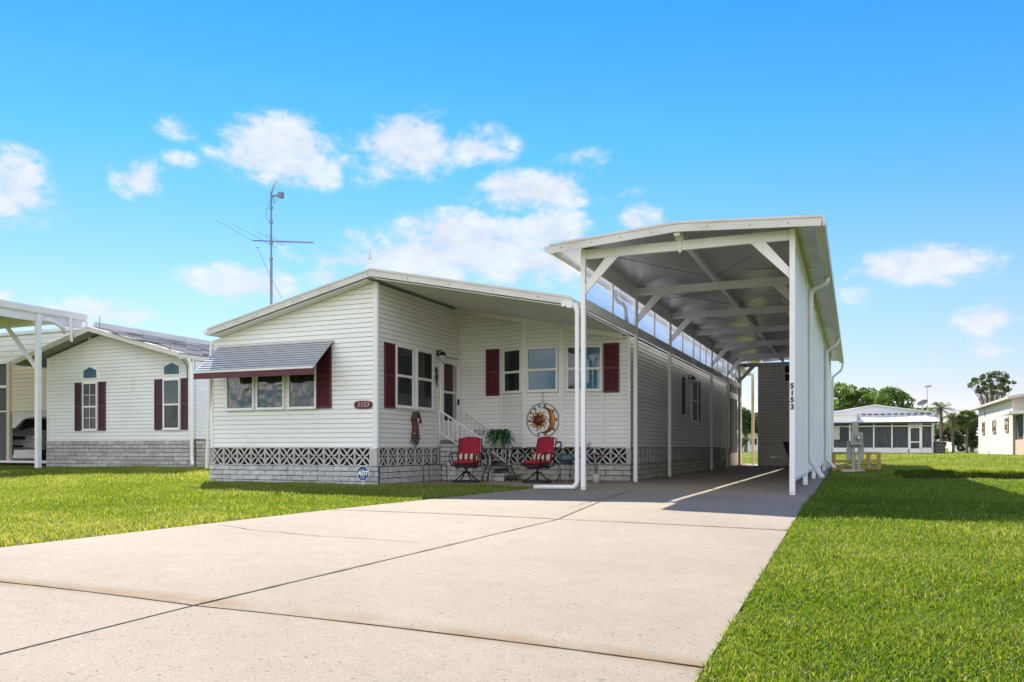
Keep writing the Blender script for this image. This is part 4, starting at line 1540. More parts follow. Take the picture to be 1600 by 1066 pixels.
# ridge beam and its hanger
q = MB()
q.cbox((-2.87, CF + .05, 4.42), (-2.77, 36.2, 4.56), .004)
q.build('ridge_beam', M['alu'], cp)
q = MB()
q.box((-2.885, 14.14, 4.40), (-2.755, 14.24, 4.50))
q.box((-2.845, 14.20, 4.19), (-2.795, 14.222, 4.41))
for z in (4.22, 4.28, 4.34):
    q.tube([(-2.82, 14.19, z), (-2.82, 14.21, z)], .012, 6)
q.build('ridge_bracket', M['alu'], cp)
for i in range(5):
    q = MB()
    q.tube([(XL + .05, PY[i] + .05, 4.41), (-2.86, PY[i + 1] - .05, 4.50)], .007, 5)
    q.build('brace_cable', M['galv'], cp)
    q = MB()
    q.tube([(XR - .05, PY[i] + .05, 4.41), (-2.78, PY[i + 1] - .05, 4.50)], .007, 5)
    q.build('brace_cable', M['galv'], cp)
# long side plates
q = MB()
q.box((XL - .03, 14.3, 4.16), (XL + .028, 36.2, 4.443))
q.build('wall_plate', M['alu'], cp)
q = MB()
q.box((XR - .04, 14.32, 4.22), (XR + .04, 36.2, 4.445))
q.build('wall_plate', M['alu'], cp)
# clerestory sill beam and windows
for y0, y1 in zip(PY, PY[1:]):
    q = MB()
    q.cbox((XL - .02, y0 + .045, 3.34), (XL + .03, y1 - .045, 3.50), .006)
    q.build('sill_beam', M['alu'], cp)
    nwin = 2 if y0 < 24 else 3
    wd = (y1 - y0 - .09) / nwin
    for i in range(nwin):
        a, b = y0 + .045 + i * wd, y0 + .045 + (i + 1) * wd
        o_ = (XL, a, 0)
        m2 = frame(o_, (0, 1), (1, 0))
        q = MB(m2)
        ring(q, .0, wd, 3.50, 4.16, .028, -.02, .022)
        w_ = q.build('clerestory_window', M['trim'], cp)
        g = MB(m2)
        g.poly([(.028, 0, 3.528), (wd - .028, 0, 3.528), (wd - .028, 0, 4.132), (.028, 0, 4.132)])
        g.build('pane', M['glass_pane'], w_)
# gutters along both eaves
q = MB()
q.prism([(-5.13, CF, 4.45), (-5.23, CF, 4.45), (-5.21, CF, 4.35), (-5.13, CF, 4.33)], (0, 22.9, 0))
q.prism([(-.48, CF, 4.46), (-.43, CF, 4.46), (-.44, CF, 4.33), (-.50, CF, 4.33)], (0, 22.9, 0))
q.prism([(-.50, CF + .03, 4.33), (-.60, CF + .03, 4.33), (-.60, CF + .03, 4.36), (-.50, CF + .03, 4.36)], (0, 22.8, 0))
q.build('gutter', M['fascia'], croof)
# ribbed white side wall, hung clear of the ground
for (ya, yb, zb) in ((14.31, 18.07, .22), (18.17, 21.75, .24), (21.85, 25.2, .24), (25.3, 28.65, .25)):
    q = MB()
    y = ya
    k = 0
    pr = None
    xr = XR + .0
    prof = []
    while y < yb:
        for dy, dx in ((0, 0), (.12, 0), (.135, .014), (.16, .014), (.175, 0)):
            if y + dy <= yb:
                prof.append((y + dy, xr + dx))
        y += .2
    for (yy, xx) in prof:
        cur = (q.pt((xx, yy, zb)), q.pt((xx, yy, 4.21)))
        if pr:
            q.f.append([pr[0], cur[0], cur[1], pr[1]])
        pr = cur
    q.build('wall_panel', M['alu_white'], cp)
    q = MB()
    q.box((xr - .03, ya, zb - .01), (xr + .022, yb, zb + .05))
    q.build('bottom_rail', M['trim'], cp)
# utility room closing the far end of the carport
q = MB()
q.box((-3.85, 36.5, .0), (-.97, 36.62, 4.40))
shw = q.build('shed_wall', M['mortar_and_lap_shade'], cp)  # dark board behind the siding, painting shade into its grooves
def topSh(u):
    return 4.38
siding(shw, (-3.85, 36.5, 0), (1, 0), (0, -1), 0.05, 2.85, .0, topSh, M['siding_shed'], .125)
q = MB()
q.box((-3.87, 36.46, 0), (-3.79, 36.5, 4.40))
q.box((-3.85, 36.62, .0), (-3.73, 41, 4.40))
q.build('corner_trim', M['siding_grey'], cp)
window(cp, (-3.85, 36.5, 0), (1, 0), (0, -1), 1.08, 1.75, 3.62, 4.28, .5, .05, 'glass', 'curtain_dark')
q = MB()
q.box((XR - .05, 28.75, 0), (XR, 36.5, 4.2))
q.box((XR - .02, 29.9, 0), (XR + .03, 31.0, 2.1))
q.build('shed_side_wall', M['siding'], cp)
q = MB()
q.box((-3.73, 40.9, 0), (-.97, 41.0, 4.3))
q.build('shed_back_wall', M['siding'], cp)
# screened room at the far end of the home
sr = thing('screen_room', 'dark screened room with a pale base at the far end of the home', 'porch', (-5, 37.5, 0))
q = MB()
q.box((XS - .06, 35.06, 0), (XS, 39.0, .55))
q.box((XS - 6, 39.0, 0), (XS, 39.08, .55))
q.build('base_panel', M['siding_beige'], sr)
q = MB()
for y in (35.05, 35.8, 36.55, 37.4, 38.2, 38.95):
    q.box((XS - .05, y, .55), (XS + .02, y + .07, 4.2))
q.box((XS - .05, 35.0, 2.9), (XS + .03, 39.0, 3.15))
q.build('frame', M['trim'], sr)
q = MB()
q.box((XS - .03, 35.1, .55), (XS - .02, 37.6, 2.9))
q.box((XS - .03, 35.1, 3.15), (XS - .02, 39.0, 4.1))
q.build('screen', M['screen'], sr)
q = MB()
q.box((-11, 35.0, 4.18), (-4.4, 39.8, 4.30))
q.build('roof', M['roofing'], sr)
q = MB()
q.box((-4.42, 38.9, 0), (-4.30, 39.02, 4.18))
q.build('post', M['siding_beige'], sr)
# curved black roof trim reflected panel above the first clerestory pane is a hanging hose
hz = MB()
hz.tube([(XL - .10, 16.75, 4.12), (XL - .10, 16.8, 3.98), (XL - .10, 17.0, 3.92), (XL - .10, 17.35, 3.93), (XL - .10, 17.6, 3.88), (XL - .10, 17.68, 3.7), (XL - .10, 17.7, 3.52)], .045, 8)
o = hz.build('drain_pipe', M['black'], None, smooth=True)
props(o, 'curved dark pipe seen through the second clerestory pane from the front', 'pipe')
# downspouts
def pipe(name, pts, r, m, label, cat='downspout', group=None, rect=None):
    q_ = MB()
    if rect:
        for a, b in zip(pts, pts[1:]):
            q_.bar(a, b, rect[0], rect[1], (0, 1, 0))
    else:
        q_.tube(pts, r, 10)
    o_ = q_.build(name, M[m], None, smooth=not rect)
    return props(o_, label, cat, group)
def rounded(pts, r=.12, n=5):
    out_ = [Vector(pts[0])]
    for a, b, c in zip(pts, pts[1:], pts[2:]):
        a, b, c = Vector(a), Vector(b), Vector(c)
        rr = min(r, (a - b).length * .45, (c - b).length * .45)
        p0 = b + (a - b).normalized() * rr
        p1 = b + (c - b).normalized() * rr
        for i in range(n + 1):
            t = i / n
            out_.append(p0 * (1 - t) ** 2 + b * 2 * t * (1 - t) + p1 * t * t)
    out_.append(Vector(pts[-1]))
    return out_
gy = gz(-4.7, 14.1)
pipe('downspout', rounded([(-4.75, 14.2, 3.42), (-4.705, 14.2, 3.3), (-4.705, 14.2, gy + .05), (-5.52, 14.12, gy + .045)], .13), .043, 'trim',
     'white downspout beside the front left carport post turning out onto the driveway')
pipe('downspout', rounded([(-.52, 18.1, 4.35), (-.55, 18.1, 4.2), (-.86, 18.15, 4.08), (-.86, 18.2, .5), (-.80, 18.2, .42), (-.62, 17.9, .16)], .12), .056, 'galv_white',
     'nearest white downspout on the outer wall of the tall carport')
pipe('downspout', rounded([(-.50, 28.5, 4.35), (-.55, 28.5, 4.15), (-.86, 28.5, 3.95), (-.86, 28.5, .4), (-.6, 28.2, .12)], .12), .056, 'galv_white',
     'middle white downspout on the outer wall of the tall carport')
pipe('downspout', rounded([(-.46, 36.3, 4.33), (-.50, 36.3, 4.0), (-.86, 36.3, 3.7), (-.86, 36.3, .4), (-.6, 36.2, .15)], .12), .045, 'galv_white',
     'farthest white downspout at the back corner of the tall carport')
# 5153 down the front right post
nm = thing('house_numbers', 'black house numbers 5153 set one above another on the right carport post', 'numbers', (XR, 14.2, 1.8))

for k, ch in enumerate('5153'):
    z = 1.80 - k * .115
    text_mesh(ch, .12, face_mat((XR, 14.205), (1, 0), (0, -1), .0, z, 0), M['black'], 'numeral', nm, .004, .003)
# ------------------------------------------------------------------ entry steps and rails
st = thing('entry_steps', 'brick entry steps with a landing below the storm door', 'steps', (-8.9, 17.9, 0))
q = MB()
q.cbox((-9.25, 17.38, .80), (-8.64, 18.56, .86), .01)
q.build('landing', M['lattice'], st)
nst = 4
for k in range(nst):
    x0 = -8.64 + k * .27
    z = .66 - k * .165
    q = MB()
    q.cbox((x0 - .02, 17.38, z - .05), (x0 + .28, 18.56, z), .01)
    q.build('tread', M['lattice'], st)
    rows = max(1, int(round((z - .05) / .1)))
    if z > .12:
        bricks(st, (x0 - .0, 17.43, 0), (1, 0), (0, -1), 0, .27, .0, rows, M['brick'], .27, (z - .05) / rows, back=True, proud=-.02)
bricks(st, (-9.25, 17.43, 0), (1, 0), (0, -1), 0, .61, .0, 7, M['brick'], .305, .114, back=True, proud=-.02)
def rail(name, y, label, x0=-9.22):
    r_ = thing(name, label, 'railing', (x0, y, .86), 'white entry step railings')
    q = MB()
    xa, za = x0, 1.66
    xb, zb = -7.88, .86
    q.tube(rounded([(xa - .02, y, za - .10), (xa, y, za + .02), (xb, y, zb), (xb + .03, y, zb - .12)], .08), .022, 8)
    q.tube([(xa, y, za), (xa, y, .84)], .020, 8)
    q.tube([(xb, y, zb), (xb, y, .0)], .020, 8)
    q.build('handrail', M['trim'], r_, smooth=True)
    q = MB()
    q.tube([(xa, y, 1.16), (xb, y, .34)], .014, 8)
    q.build('lower_rail', M['trim'], r_)
    for k in range(1, 11):
        t = k / 11
        x = xa + (xb - xa) * t
        q = MB()
        q.tube([(x, y, 1.16 + (.34 - 1.16) * t), (x, y, za + (zb - za) * t)], .010, 6)
        q.build('baluster', M['trim'], r_)
rail('handrail', 17.32, 'nearer white metal handrail sloping down the entry steps behind the left red chair')
rail('handrail', 18.50, 'farther white metal handrail running down against the porch siding', -9.1)

# ------------------------------------------------------------------ porch furniture
def make_chair(loc, rz, label):
    t = thing('swivel_chair', label, 'chair', loc, 'red cushioned swivel chairs on the patio', rz)
    q = MB()   # ring base
    n = 28
    q.lathe([(.30, 0), (.33, .0), (.335, .02), (.33, .04), (.30, .04), (.285, .02)], n=n)
    q.build('base_ring', M['black_iron'], t, smooth=True)
    for k in range(4):
        a = rad(45 + 90 * k)
        q = MB()
        q.tube([(math.cos(a) * .31, math.sin(a) * .31, .03), (math.cos(a) * .16, math.sin(a) * .16, .12), (math.cos(a) * .05, math.sin(a) * .05, .24)], [.016, .016, .02], 6)
        q.build('leg', M['black_iron'], t, smooth=True)
    q = MB()
    q.lathe([(.035, .2), (.05, .22), (.03, .26), (.03, .30), (.06, .31), (.06, .34)], n=12)
    q.box((-.2, -.14, .33), (.2, -.10, .36))
    q.box((-.2, .10, .33), (.2, .14, .36))
    for x in (-.2, .2):
        q.tube([(x, -.2, .36), (x, -.05, .31), (x, .1, .31), (x, .22, .36)], .012, 6)
    q.build('swivel', M['black_iron'], t)
    q = MB()   # frame: seat rim, arms, back rails (front of chair is -Y)
    q.tube([(-.27, -.26, .38), (.27, -.26, .38), (.27, .22, .37), (-.27, .22, .37), (-.27, -.26, .38)], .014, 6)
    for s in (-1, 1):
        q.tube([(s * .27, .22, .37), (s * .275, .27, .70), (s * .27, .33, .98)], .014, 6)
        q.tube([(s * .28, .25, .64), (s * .31, .05, .66), (s * .315, -.15, .65), (s * .31, -.25, .60), (s * .30, -.28, .50), (s * .285, -.22, .42), (s * .275, -.1, .38)], .015, 8)
        q.tube([(s * .30, -.12, .64), (s * .295, -.08, .5), (s * .28, 0, .39)], .011, 6)
    q.tube([(-.27, .33, .98), (-.14, .34, 1.005), (.14, .34, 1.005), (.27, .33, .98)], .012, 6)
    q.build('chair_frame', M['black_iron'], t, smooth=True)
    # cushions as soft bulged boxes
    def cushion(name, w, d, h, mtx, m, puff=.03, topcurve=0.0, nn_=10):
        q_ = MB(mtx)
        g = {}
        for s in (0, 1):
            for i in range(nn_ + 1):
                for j in range(nn_ + 1):
                    u, v = i / nn_ * 2 - 1, j / nn_ * 2 - 1
                    e = (1 - abs(u) ** 6) * (1 - abs(v) ** 6)
                    bz = (h / 2) * (e ** .35 if e > 0 else 0)
                    pu = puff * (1 - u * u) * (1 - v * v)
                    x = u * w / 2 * (1 - .06 * abs(v) ** 5)
                    y = v * d / 2 * (1 - .06 * abs(u) ** 5) + (topcurve * (1 - u * u) if v > 0 else 0) * v
                    g[s, i, j] = q_.pt((x, y, (bz + pu) * (1 if s else -1)))
            for i in range(nn_):
                for j in range(nn_):
                    f_ = [g[s, i, j], g[s, i + 1, j], g[s, i + 1, j + 1], g[s, i, j + 1]]
                    q_.f.append(f_ if s else f_[::-1])
        return q_.build(name, m, t, smooth=True)
    cushion('seat_cushion', .54, .50, .09, Matrix.Translation((0, -.03, .44)), M['cushion'], .015)
    bm_ = Matrix.Translation((0, .235, .71)) @ Matrix.Rotation(rad(78), 4, 'X')
    cushion('back_cushion', .52, .56, .08, bm_, M['cushion'], .02, .045)
    pmx = Matrix.Translation((0, .13, .565)) @ Matrix.Rotation(rad(74), 4, 'X')
    pw, ph = .50, .17
    for k in range(8):
        q_ = MB(pmx)
        a, b = -pw / 2 + pw * k / 8, -pw / 2 + pw * (k + 1) / 8
        nn_ = 4
        for s in (1, -1):
            for i in range(nn_):
                for j in range(6):
                    f_ = []
                    for ii, jj in ((i, j), (i + 1, j), (i + 1, j + 1), (i, j + 1)):
                        x = a + (b - a) * ii / nn_
                        v = jj / 6 * 2 - 1
                        u = x / (pw / 2)
                        hh = .055 * max(0, (1 - u ** 6) * (1 - v ** 4)) ** .5
                        f_.append((x, v * ph / 2 * (1 - .05 * u ** 4), s * hh))
                    q_.poly(f_)
        q_.build('pillow_stripe' if True else '', M['stripe_cream'] if k in (1, 3, 5, 7) else M['stripe_red'], t, smooth=True)
    return t
make_chair((-8.05, 16.4, 0.0), rad(8), 'left red cushioned swivel chair between the empty black stand and the fern table')
make_chair((-6.47, 16.75, 0.0), rad(-20), 'right red cushioned swivel chair below the sun and moon wall ornament')

tb = thing('plant_table', 'black metal table with bowed legs holding the green fern', 'table', (-7.55, 17.1, 0), rz=rad(10))
q = MB()
q.cbox((-.34, -.26, .745), (.34, .26, .765), .004)
q.build('table_top', M['black_iron'], tb)
for sx in (-1, 1):
    for sy in (-1, 1):
        q = MB()
        pts = []
        for k in range(9):
            tt = k / 8
            bow = .09 * math.sin(math.pi * min(1, tt * 1.25)) - .05 * tt
            pts.append((sx * (.29 - .0 - bow + (0 if tt < .8 else .0)) , sy * (.22 - bow * .5), .745 * (1 - tt) + .0))
        q.tube(pts, .014, 6)
        q.build('leg', M['black_iron'], tb, smooth=True)
q = MB()
for sy in (-1, 1):
    q.tube([(-.22, sy * .19, .36), (.22, sy * .19, .36)], .011, 6)
q.tube([(-.21, -.19, .36), (-.21, .19, .36)], .011, 6)
q.tube([(.21, -.19, .36), (.21, .19, .36)], .011, 6)
q.build('shelf_rail', M['black_iron'], tb)
M['fern'] = leaf_mat('fern_leaf', [(.012, .05, .018), (.03, .10, .035), (.06, .16, .05)], .2)
fern = thing('fern', 'bushy dark green fern in a pale pot on the black table', 'plant', (-7.55, 17.1, .766))
q = MB()
q.lathe([(.10, .0), (.13, .02), (.155, .17), (.165, .19), (.15, .2), (.13, .18)], (-7.55, 17.1, .766), 20)
q.build('pot', M['pot'], fern, smooth=True)
q = MB()
for k in range(120):
    a = R.uniform(0, 2 * math.pi)
    L = R.uniform(.20, .38)
    up = R.uniform(.05, .42)
    base = Vector((-7.55, 17.1, .94)) + Vector((math.cos(a), math.sin(a), 0)) * R.uniform(.0, .08)
    prevp = None
    n = 9
    side = Vector((-math.sin(a), math.cos(a), 0))
    for i in range(n):
        t = i / (n - 1)
        p = base + Vector((math.cos(a), math.sin(a), 0)) * (L * (t ** .9)) + Vector((0, 0, up * math.sin(t * 2.3) * .9 - .24 * t * t))
        if prevp is not None:
            w = .034 * math.sin(math.pi * min(1, t * .85 + .12)) + .006
            for s in (-1, 1):
                tip = (p + prevp) / 2 + side * s * w + Vector((0, 0, R.uniform(-.02, .01)))
                q.poly([prevp, p, tip])
                q.poly([prevp, tip, prevp + side * s * w * .6])
        prevp = p
q.build('fronds', M['fern'], fern)

ss = thing('plant_stand', 'empty low black metal stand left of the red chairs', 'stand', (-8.62, 16.0, 0), rz=rad(5))
q = MB()
q.box((-.21, -.15, .405), (.21, .15, .418))
q.build('top', M['black_iron'], ss)
for sx in (-1, 1):
    for sy in (-1, 1):
        q = MB()
        q.tube([(sx * .2, sy * .14, .41), (sx * .215, sy * .15, .34), (sx * .22, sy * .155, 0)], .009, 6)
        q.build('leg', M['black_iron'], ss)
ws = thing('wire_stand', 'small black wire stand with splayed legs below the heron figure', 'stand', (-5.88, 16.9, 0), rz=.2)
q = MB()
q.lathe([(.22, .42), (.23, .425), (.23, .435), (.22, .44)], n=20)
for k in range(8):
    q.tube([(-.22 * math.cos(k * .39), -.22 * math.sin(k * .39), .43), (.22 * math.cos(k * .39), .22 * math.sin(k * .39), .43)], .005, 4)
q.build('top', M['black_iron'], ws)
for k in range(4):
    a = rad(45 + 90 * k)
    for s in (-1, 1):
        q = MB()
        q.tube([(math.cos(a) * .2, math.sin(a) * .2, .43), (math.cos(a) * .15, math.sin(a) * .15, .2), (math.cos(a + s * .25) * .24, math.sin(a + s * .25) * .24, 0)], .007, 5)
        q.build('leg', M['black_iron'], ws)
he = thing('swan_planter', 'dark verdigris swan planter with curved neck on the wire stand', 'ornament', (-5.88, 16.9, .44))
q = MB()
q.sphere((-5.84, 16.9, .55), (.20, .13, .105), 14, 9)
q.build('body', M['heron'], he, smooth=True)
q = MB()
q.tube(rounded([(-5.98, 16.9, .55), (-6.08, 16.9, .66), (-6.00, 16.9, .76), (-5.95, 16.9, .86), (-6.02, 16.9, .92), (-6.09, 16.9, .87)], .05, 3), .024, 8)
q.tube([(-6.07, 16.9, .88), (-6.13, 16.9, .83)], [.02, .004], 6)
q.build('neck', M['heron'], he, smooth=True)
q = MB()
for k in range(70):
    a, b = R.uniform(0, 2 * math.pi), R.uniform(-.2, 1.2)
    c_ = Vector((-5.84 + .2 * math.cos(a) * math.cos(b), 16.9 + .13 * math.sin(a) * math.cos(b), .55 + .105 * math.sin(b)))
    d_ = Vector((R.uniform(.2, 1), R.uniform(-.4, .4), R.uniform(-.2, .5))).normalized() * .06
    e_ = Vector((-d_.z, .3, d_.x)).normalized() * .016
    q.poly([c_ - e_, c_ + d_, c_ + e_])
q.build('feathers', M['heron'], he)
fl = thing('flower_pot_plant', 'magenta flowering plant hanging low behind the carport downspout', 'plant', (-5.3, 17.3, 0))
q = MB()
q.lathe([(.06, 0), (.08, .02), (.10, .18), (.09, .19)], (-5.28, 17.3, 0), 14)
q.build('pot', M['pot'], fl, smooth=True)
q = MB()
for k in range(5):
    a = R.uniform(0, 6.28)
    q.tube([(-5.28, 17.3, .15), (-5.28 + .05 * math.cos(a), 17.3 + .05 * math.sin(a), .4), (-5.28 + .14 * math.cos(a), 17.3 + .1 * math.sin(a), .58 + .05 * k)], .005, 4)
q.build('stems', M['fern'], fl)
q = MB()
for k in range(130):
    c_ = Vector((-5.25 + R.gauss(0, .11), 17.2 + R.gauss(0, .08), .60 + R.gauss(0, .07)))
    if R.random() < .25:
        c_ = Vector((-5.42 + R.gauss(0, .03), 17.2, .82 + R.gauss(0, .06)))
    d_ = Vector((R.uniform(-1, 1), R.uniform(-1, 1), R.uniform(-1, 1))).normalized() * R.uniform(.03, .05)
    e_ = d_.cross(Vector((0, 0, 1))).normalized() * .018
    q.poly([c_ - e_, c_ + d_, c_ + e_])
q.build('petals', M['purple'], fl)

# ------------------------------------------------------------------ things on the walls
sm_ = thing('sun_and_moon_ornament', 'round bronze sun and crescent moon ornament hanging under the centre porch window', 'ornament', (-6.93, 18.3, 1.44))
OM = face_mat((0, 18.33), (1, 0), (0, -1), -6.93, 1.44, .02)
q = MB(OM)
rr_ = .405
pr = None
for k in range(49):
    t = 2 * math.pi * k / 48
    cur = [q.pt((math.cos(t) * a, math.sin(t) * a, b)) for a, b in ((rr_, .0), (rr_ + .014, .0), (rr_ + .014, .016), (rr_, .016))]
    if pr:
        for i in range(4):
            q.f.append([pr[i], pr[(i + 1) % 4], cur[(i + 1) % 4], cur[i]])
    pr = cur
q.tube([(0, rr_, .01), (0, .68, .01)], .005, 5)
q.build('hoop', M['iron_green'], sm_)
sc_c = (-.115, -.0)
q = MB(OM)
prof = [(0, .045), (.05, .043), (.09, .034), (.115, .018), (.125, .0)]
rings = []
for r_, z in prof[1:]:
    rings.append([q.pt((sc_c[0] + r_ * math.cos(2 * math.pi * j / 24), sc_c[1] + r_ * math.sin(2 * math.pi * j / 24), z)) for j in range(24)])
ctr = q.pt((sc_c[0], sc_c[1], .047))
for j in range(24):
    q.f.append([ctr, rings[0][j], rings[0][(j + 1) % 24]])
for a, b in zip(rings, rings[1:]):
    for j in range(24):
        q.f.append([a[j], b[j], b[(j + 1) % 24], a[(j + 1) % 24]])
q.build('sun_face', M['bronze'], sm_, smooth=True)
q = MB(OM)
cx, cy_ = sc_c
q.bar((cx, cy_ + .035, .05), (cx, cy_ - .025, .062), .016, .02)
for s in (-1, 1):
    q.tube([(cx + s * .06, cy_ + .035, .045), (cx + s * .04, cy_ + .05, .05), (cx + s * .02, cy_ + .04, .05)], .006, 5)
    q.sphere((cx + s * .038, cy_ + .022, .046), (.014, .008, .008), 8, 5)
q.tube([(cx - .032, cy_ - .05, .042), (cx, cy_ - .062, .048), (cx + .032, cy_ - .05, .042)], .008, 5)
q.build('sun_features', M['wood'], sm_)
for k in range(14):
    a = 2 * math.pi * k / 14 + .1
    q = MB(OM)
    L = .12 if k % 2 else .16
    pts_l, pts_r = [], []
    for i in range(7):
        t = i / 6
        rr2 = .118 + L * t
        wob = .035 * math.sin(t * math.pi * 1.6) * (1 if k % 2 else .6)
        w = .034 * (1 - t) ** .8 + .001
        c_, s_ = math.cos(a), math.sin(a)
        px_, py_ = cx + c_ * rr2 - s_ * wob, cy_ + s_ * rr2 + c_ * wob
        pts_l.append((px_ - s_ * w, py_ + c_ * w, .008))
        pts_r.append((px_ + s_ * w, py_ - c_ * w, .008))
    for i in range(6):
        q.poly([pts_l[i], pts_r[i], pts_r[i + 1], pts_l[i + 1]])
        ml = [(p[0], p[1], -.004) for p in (pts_l[i], pts_l[i + 1])]
        mr_ = [(p[0], p[1], -.004) for p in (pts_r[i], pts_r[i + 1])]
        q.poly([pts_l[i], pts_l[i + 1], ml[1], ml[0]])
        q.poly([pts_r[i], pts_r[i + 1], mr_[1], mr_[0]])
    q.build('sun_ray', M['bronze'] if k % 2 else M['gold'], sm_)
q = MB(OM)
oo, ii_ = [], []
for k in range(25):
    a = rad(-118 + 226 * k / 24)
    t = abs(k / 12 - 1)
    oo.append((.035 + .275 * math.cos(a), .0 + .315 * math.sin(a)))
    w = .135 * (1 - t ** 2.0) + .004
    face_b = .022 * math.exp(-((k - 12) / 1.6) ** 2) - .018 * math.exp(-((k - 9.6) / 1.2) ** 2)
    ii_.append((.035 + (.275 - w - face_b) * math.cos(a), (.315 - w * .75) * math.sin(a)))
for k in range(24):
    a, b, c_, d_ = oo[k], oo[k + 1], ii_[k + 1], ii_[k]
    m1 = ((a[0] + d_[0]) / 2, (a[1] + d_[1]) / 2)
    m2 = ((b[0] + c_[0]) / 2, (b[1] + c_[1]) / 2)
    q.poly([(*a, .002), (*b, .002), (*m2, .026), (*m1, .026)])
    q.poly([(*m1, .026), (*m2, .026), (*c_, .002), (*d_, .002)])
q.build('moon', M['gold'], sm_)
q = MB(OM)
q.tube([(.215, .035, .03), (.235, .02, .032), (.215, .01, .03)], .005, 5)
q.tube([(.19, -.05, .03), (.215, -.055, .03)], .006, 5)
for k in range(24):
    if k % 2 == 0:
        q.tube([(*oo[k], .004), (*oo[k + 1], .004)], .005, 4)
q.build('moon_features', M['wood'], sm_)
for k, a in enumerate((105, 82, 40, 2, -38, -78, -108, 128, 150, 182)):
    c_, s_ = math.cos(rad(a)) * .352, math.sin(rad(a)) * .352
    q = MB(OM)
    pp = []
    for i in range(10):
        r_ = .048 if i % 2 == 0 else .019
        t = rad(90 + 36 * i + k * 11)
        pp.append((c_ + r_ * math.cos(t), s_ + r_ * math.sin(t), .006))
    q.prism(pp, OM.to_3x3() @ Vector((0, 0, .0)) if False else (0, 0, .008))
    q.build('star', M['wood'] if k % 2 else M['bronze'], sm_)

wo = thing('wooden_wall_ornament', 'rustic brown wooden birdhouse ornament hanging on the wall below the side windows', 'ornament', (-9.27, 16.15, .85))
q = MB(frame((XB, 16.15, 0), (0, 1), (1, 0)))
q.tube([(-.01, .06, .98), (.01, .07, 1.25), (-.01, .06, 1.42)], [.09, .08, .075], 9)
q.build('log', M['wood'], wo)
q = MB(frame((XB, 16.15, 0), (0, 1), (1, 0)))
q.bar((-.12, .09, 1.40), (.01, .09, 1.60), .16, .02)
q.bar((.14, .09, 1.34), (.01, .09, 1.60), .16, .02)
q.build('little_roof', M['wood'], wo)
q = MB(frame((XB, 16.15, 0), (0, 1), (1, 0)))
q.sphere((.02, .14, 1.40), (.05, .03, .06), 8, 6)
q.sphere((.13, .10, 1.06), (.03, .03, .05), 8, 6)
q.sphere((-.1, .12, 1.10), (.05, .02, .015), 8, 6)
q.build('shell', M['pot'], wo, smooth=True)
q = MB(frame((XB, 16.15, 0), (0, 1), (1, 0)))
for k in range(46):
    a = R.uniform(0, 6.28)
    r_ = R.uniform(.07, .17)
    c_ = Vector((r_ * math.cos(a), .08 + R.uniform(-.03, .05), 1.0 + 1.0 * r_ * math.sin(a)))
    q.tube([c_, c_ + Vector((R.uniform(-.05, .05), R.uniform(-.02, .03), R.uniform(-.07, .07)))], [.018, .008], 5)
q.build('twigs', M['wood'], wo)
gk = thing('lizard_ornament', 'dark metal lizard ornament climbing the wall under the porch lantern', 'ornament', (-9.27, 17.24, 2.5))
q = MB(frame((XB, 17.25, 0), (0, 1), (1, 0)))
q.tube([(.0, .03, 2.70), (-.02, .035, 2.62), (.02, .035, 2.5), (-.01, .035, 2.38), (.03, .03, 2.28), (.0, .03, 2.22)], [.03, .022, .035, .028, .014, .005], 8)
for (a, b) in ((2.58, -1), (2.58, 1), (2.42, -1), (2.42, 1)):
    q.tube([(0, .03, a), (b * .07, .03, a + .03), (b * .08, .03, a + .08)], [.012, .01, .006], 5)
q.build('body', M['iron_green'], gk, smooth=True)
def lantern(u, y, x, z, label, n=(1, 0)):
    ln = thing('wall_lantern', label, 'lamp', (x, y, z))
    q = MB(frame((x, y, 0), u, n))
    q.box((-.05, .0, z - .02), (.05, .03, z + .13))
    q.tube([(0, .02, z + .09), (0, .10, z + .13), (0, .15, z + .08)], .014, 6)
    m3 = frame((x, y, 0), u, n)
    q.lathe([(.02, .09), (.05, .075), (.085, .03), (.10, .0), (.095, -.01)], (0, .15, z), 10)
    q.lathe([(.008, -.20), (.02, -.19), (.012, -.17)], (0, .15, z), 8)
    q.build('bracket', M['black'], ln)
    q = MB(frame((x, y, 0), u, n))
    q.lathe([(.085, -.01), (.09, -.05), (.07, -.12), (.03, -.17)], (0, .15, z), 10)
    q.build('lamp_glass', M['lamp_glass'], ln)
lantern((0, 1), 17.33, XB, 3.0, 'black porch lantern with frosted glass beside the storm door')
lantern((0, 1), 25.9, XS, 2.95, 'black wall lantern on the shaded carport side of the home')
ub = thing('utility_box', 'small grey box on the porch siding above the handrail', 'box', (-8.73, 18.57, 1.1))
q = MB()
q.cbox((-8.87, 18.51, 1.11), (-8.60, 18.585, 1.24), .01)
q.build('case', M['grey_meter'], ub)
q = MB()
q.tube([(-8.73, 18.5, 1.175), (-8.73, 18.512, 1.175)], .035, 12)
q.tube([(-8.8, 18.56, 1.11), (-8.8, 18.56, .8)], .012, 6)
q.build('dial', M['lamp_glass'], ub)

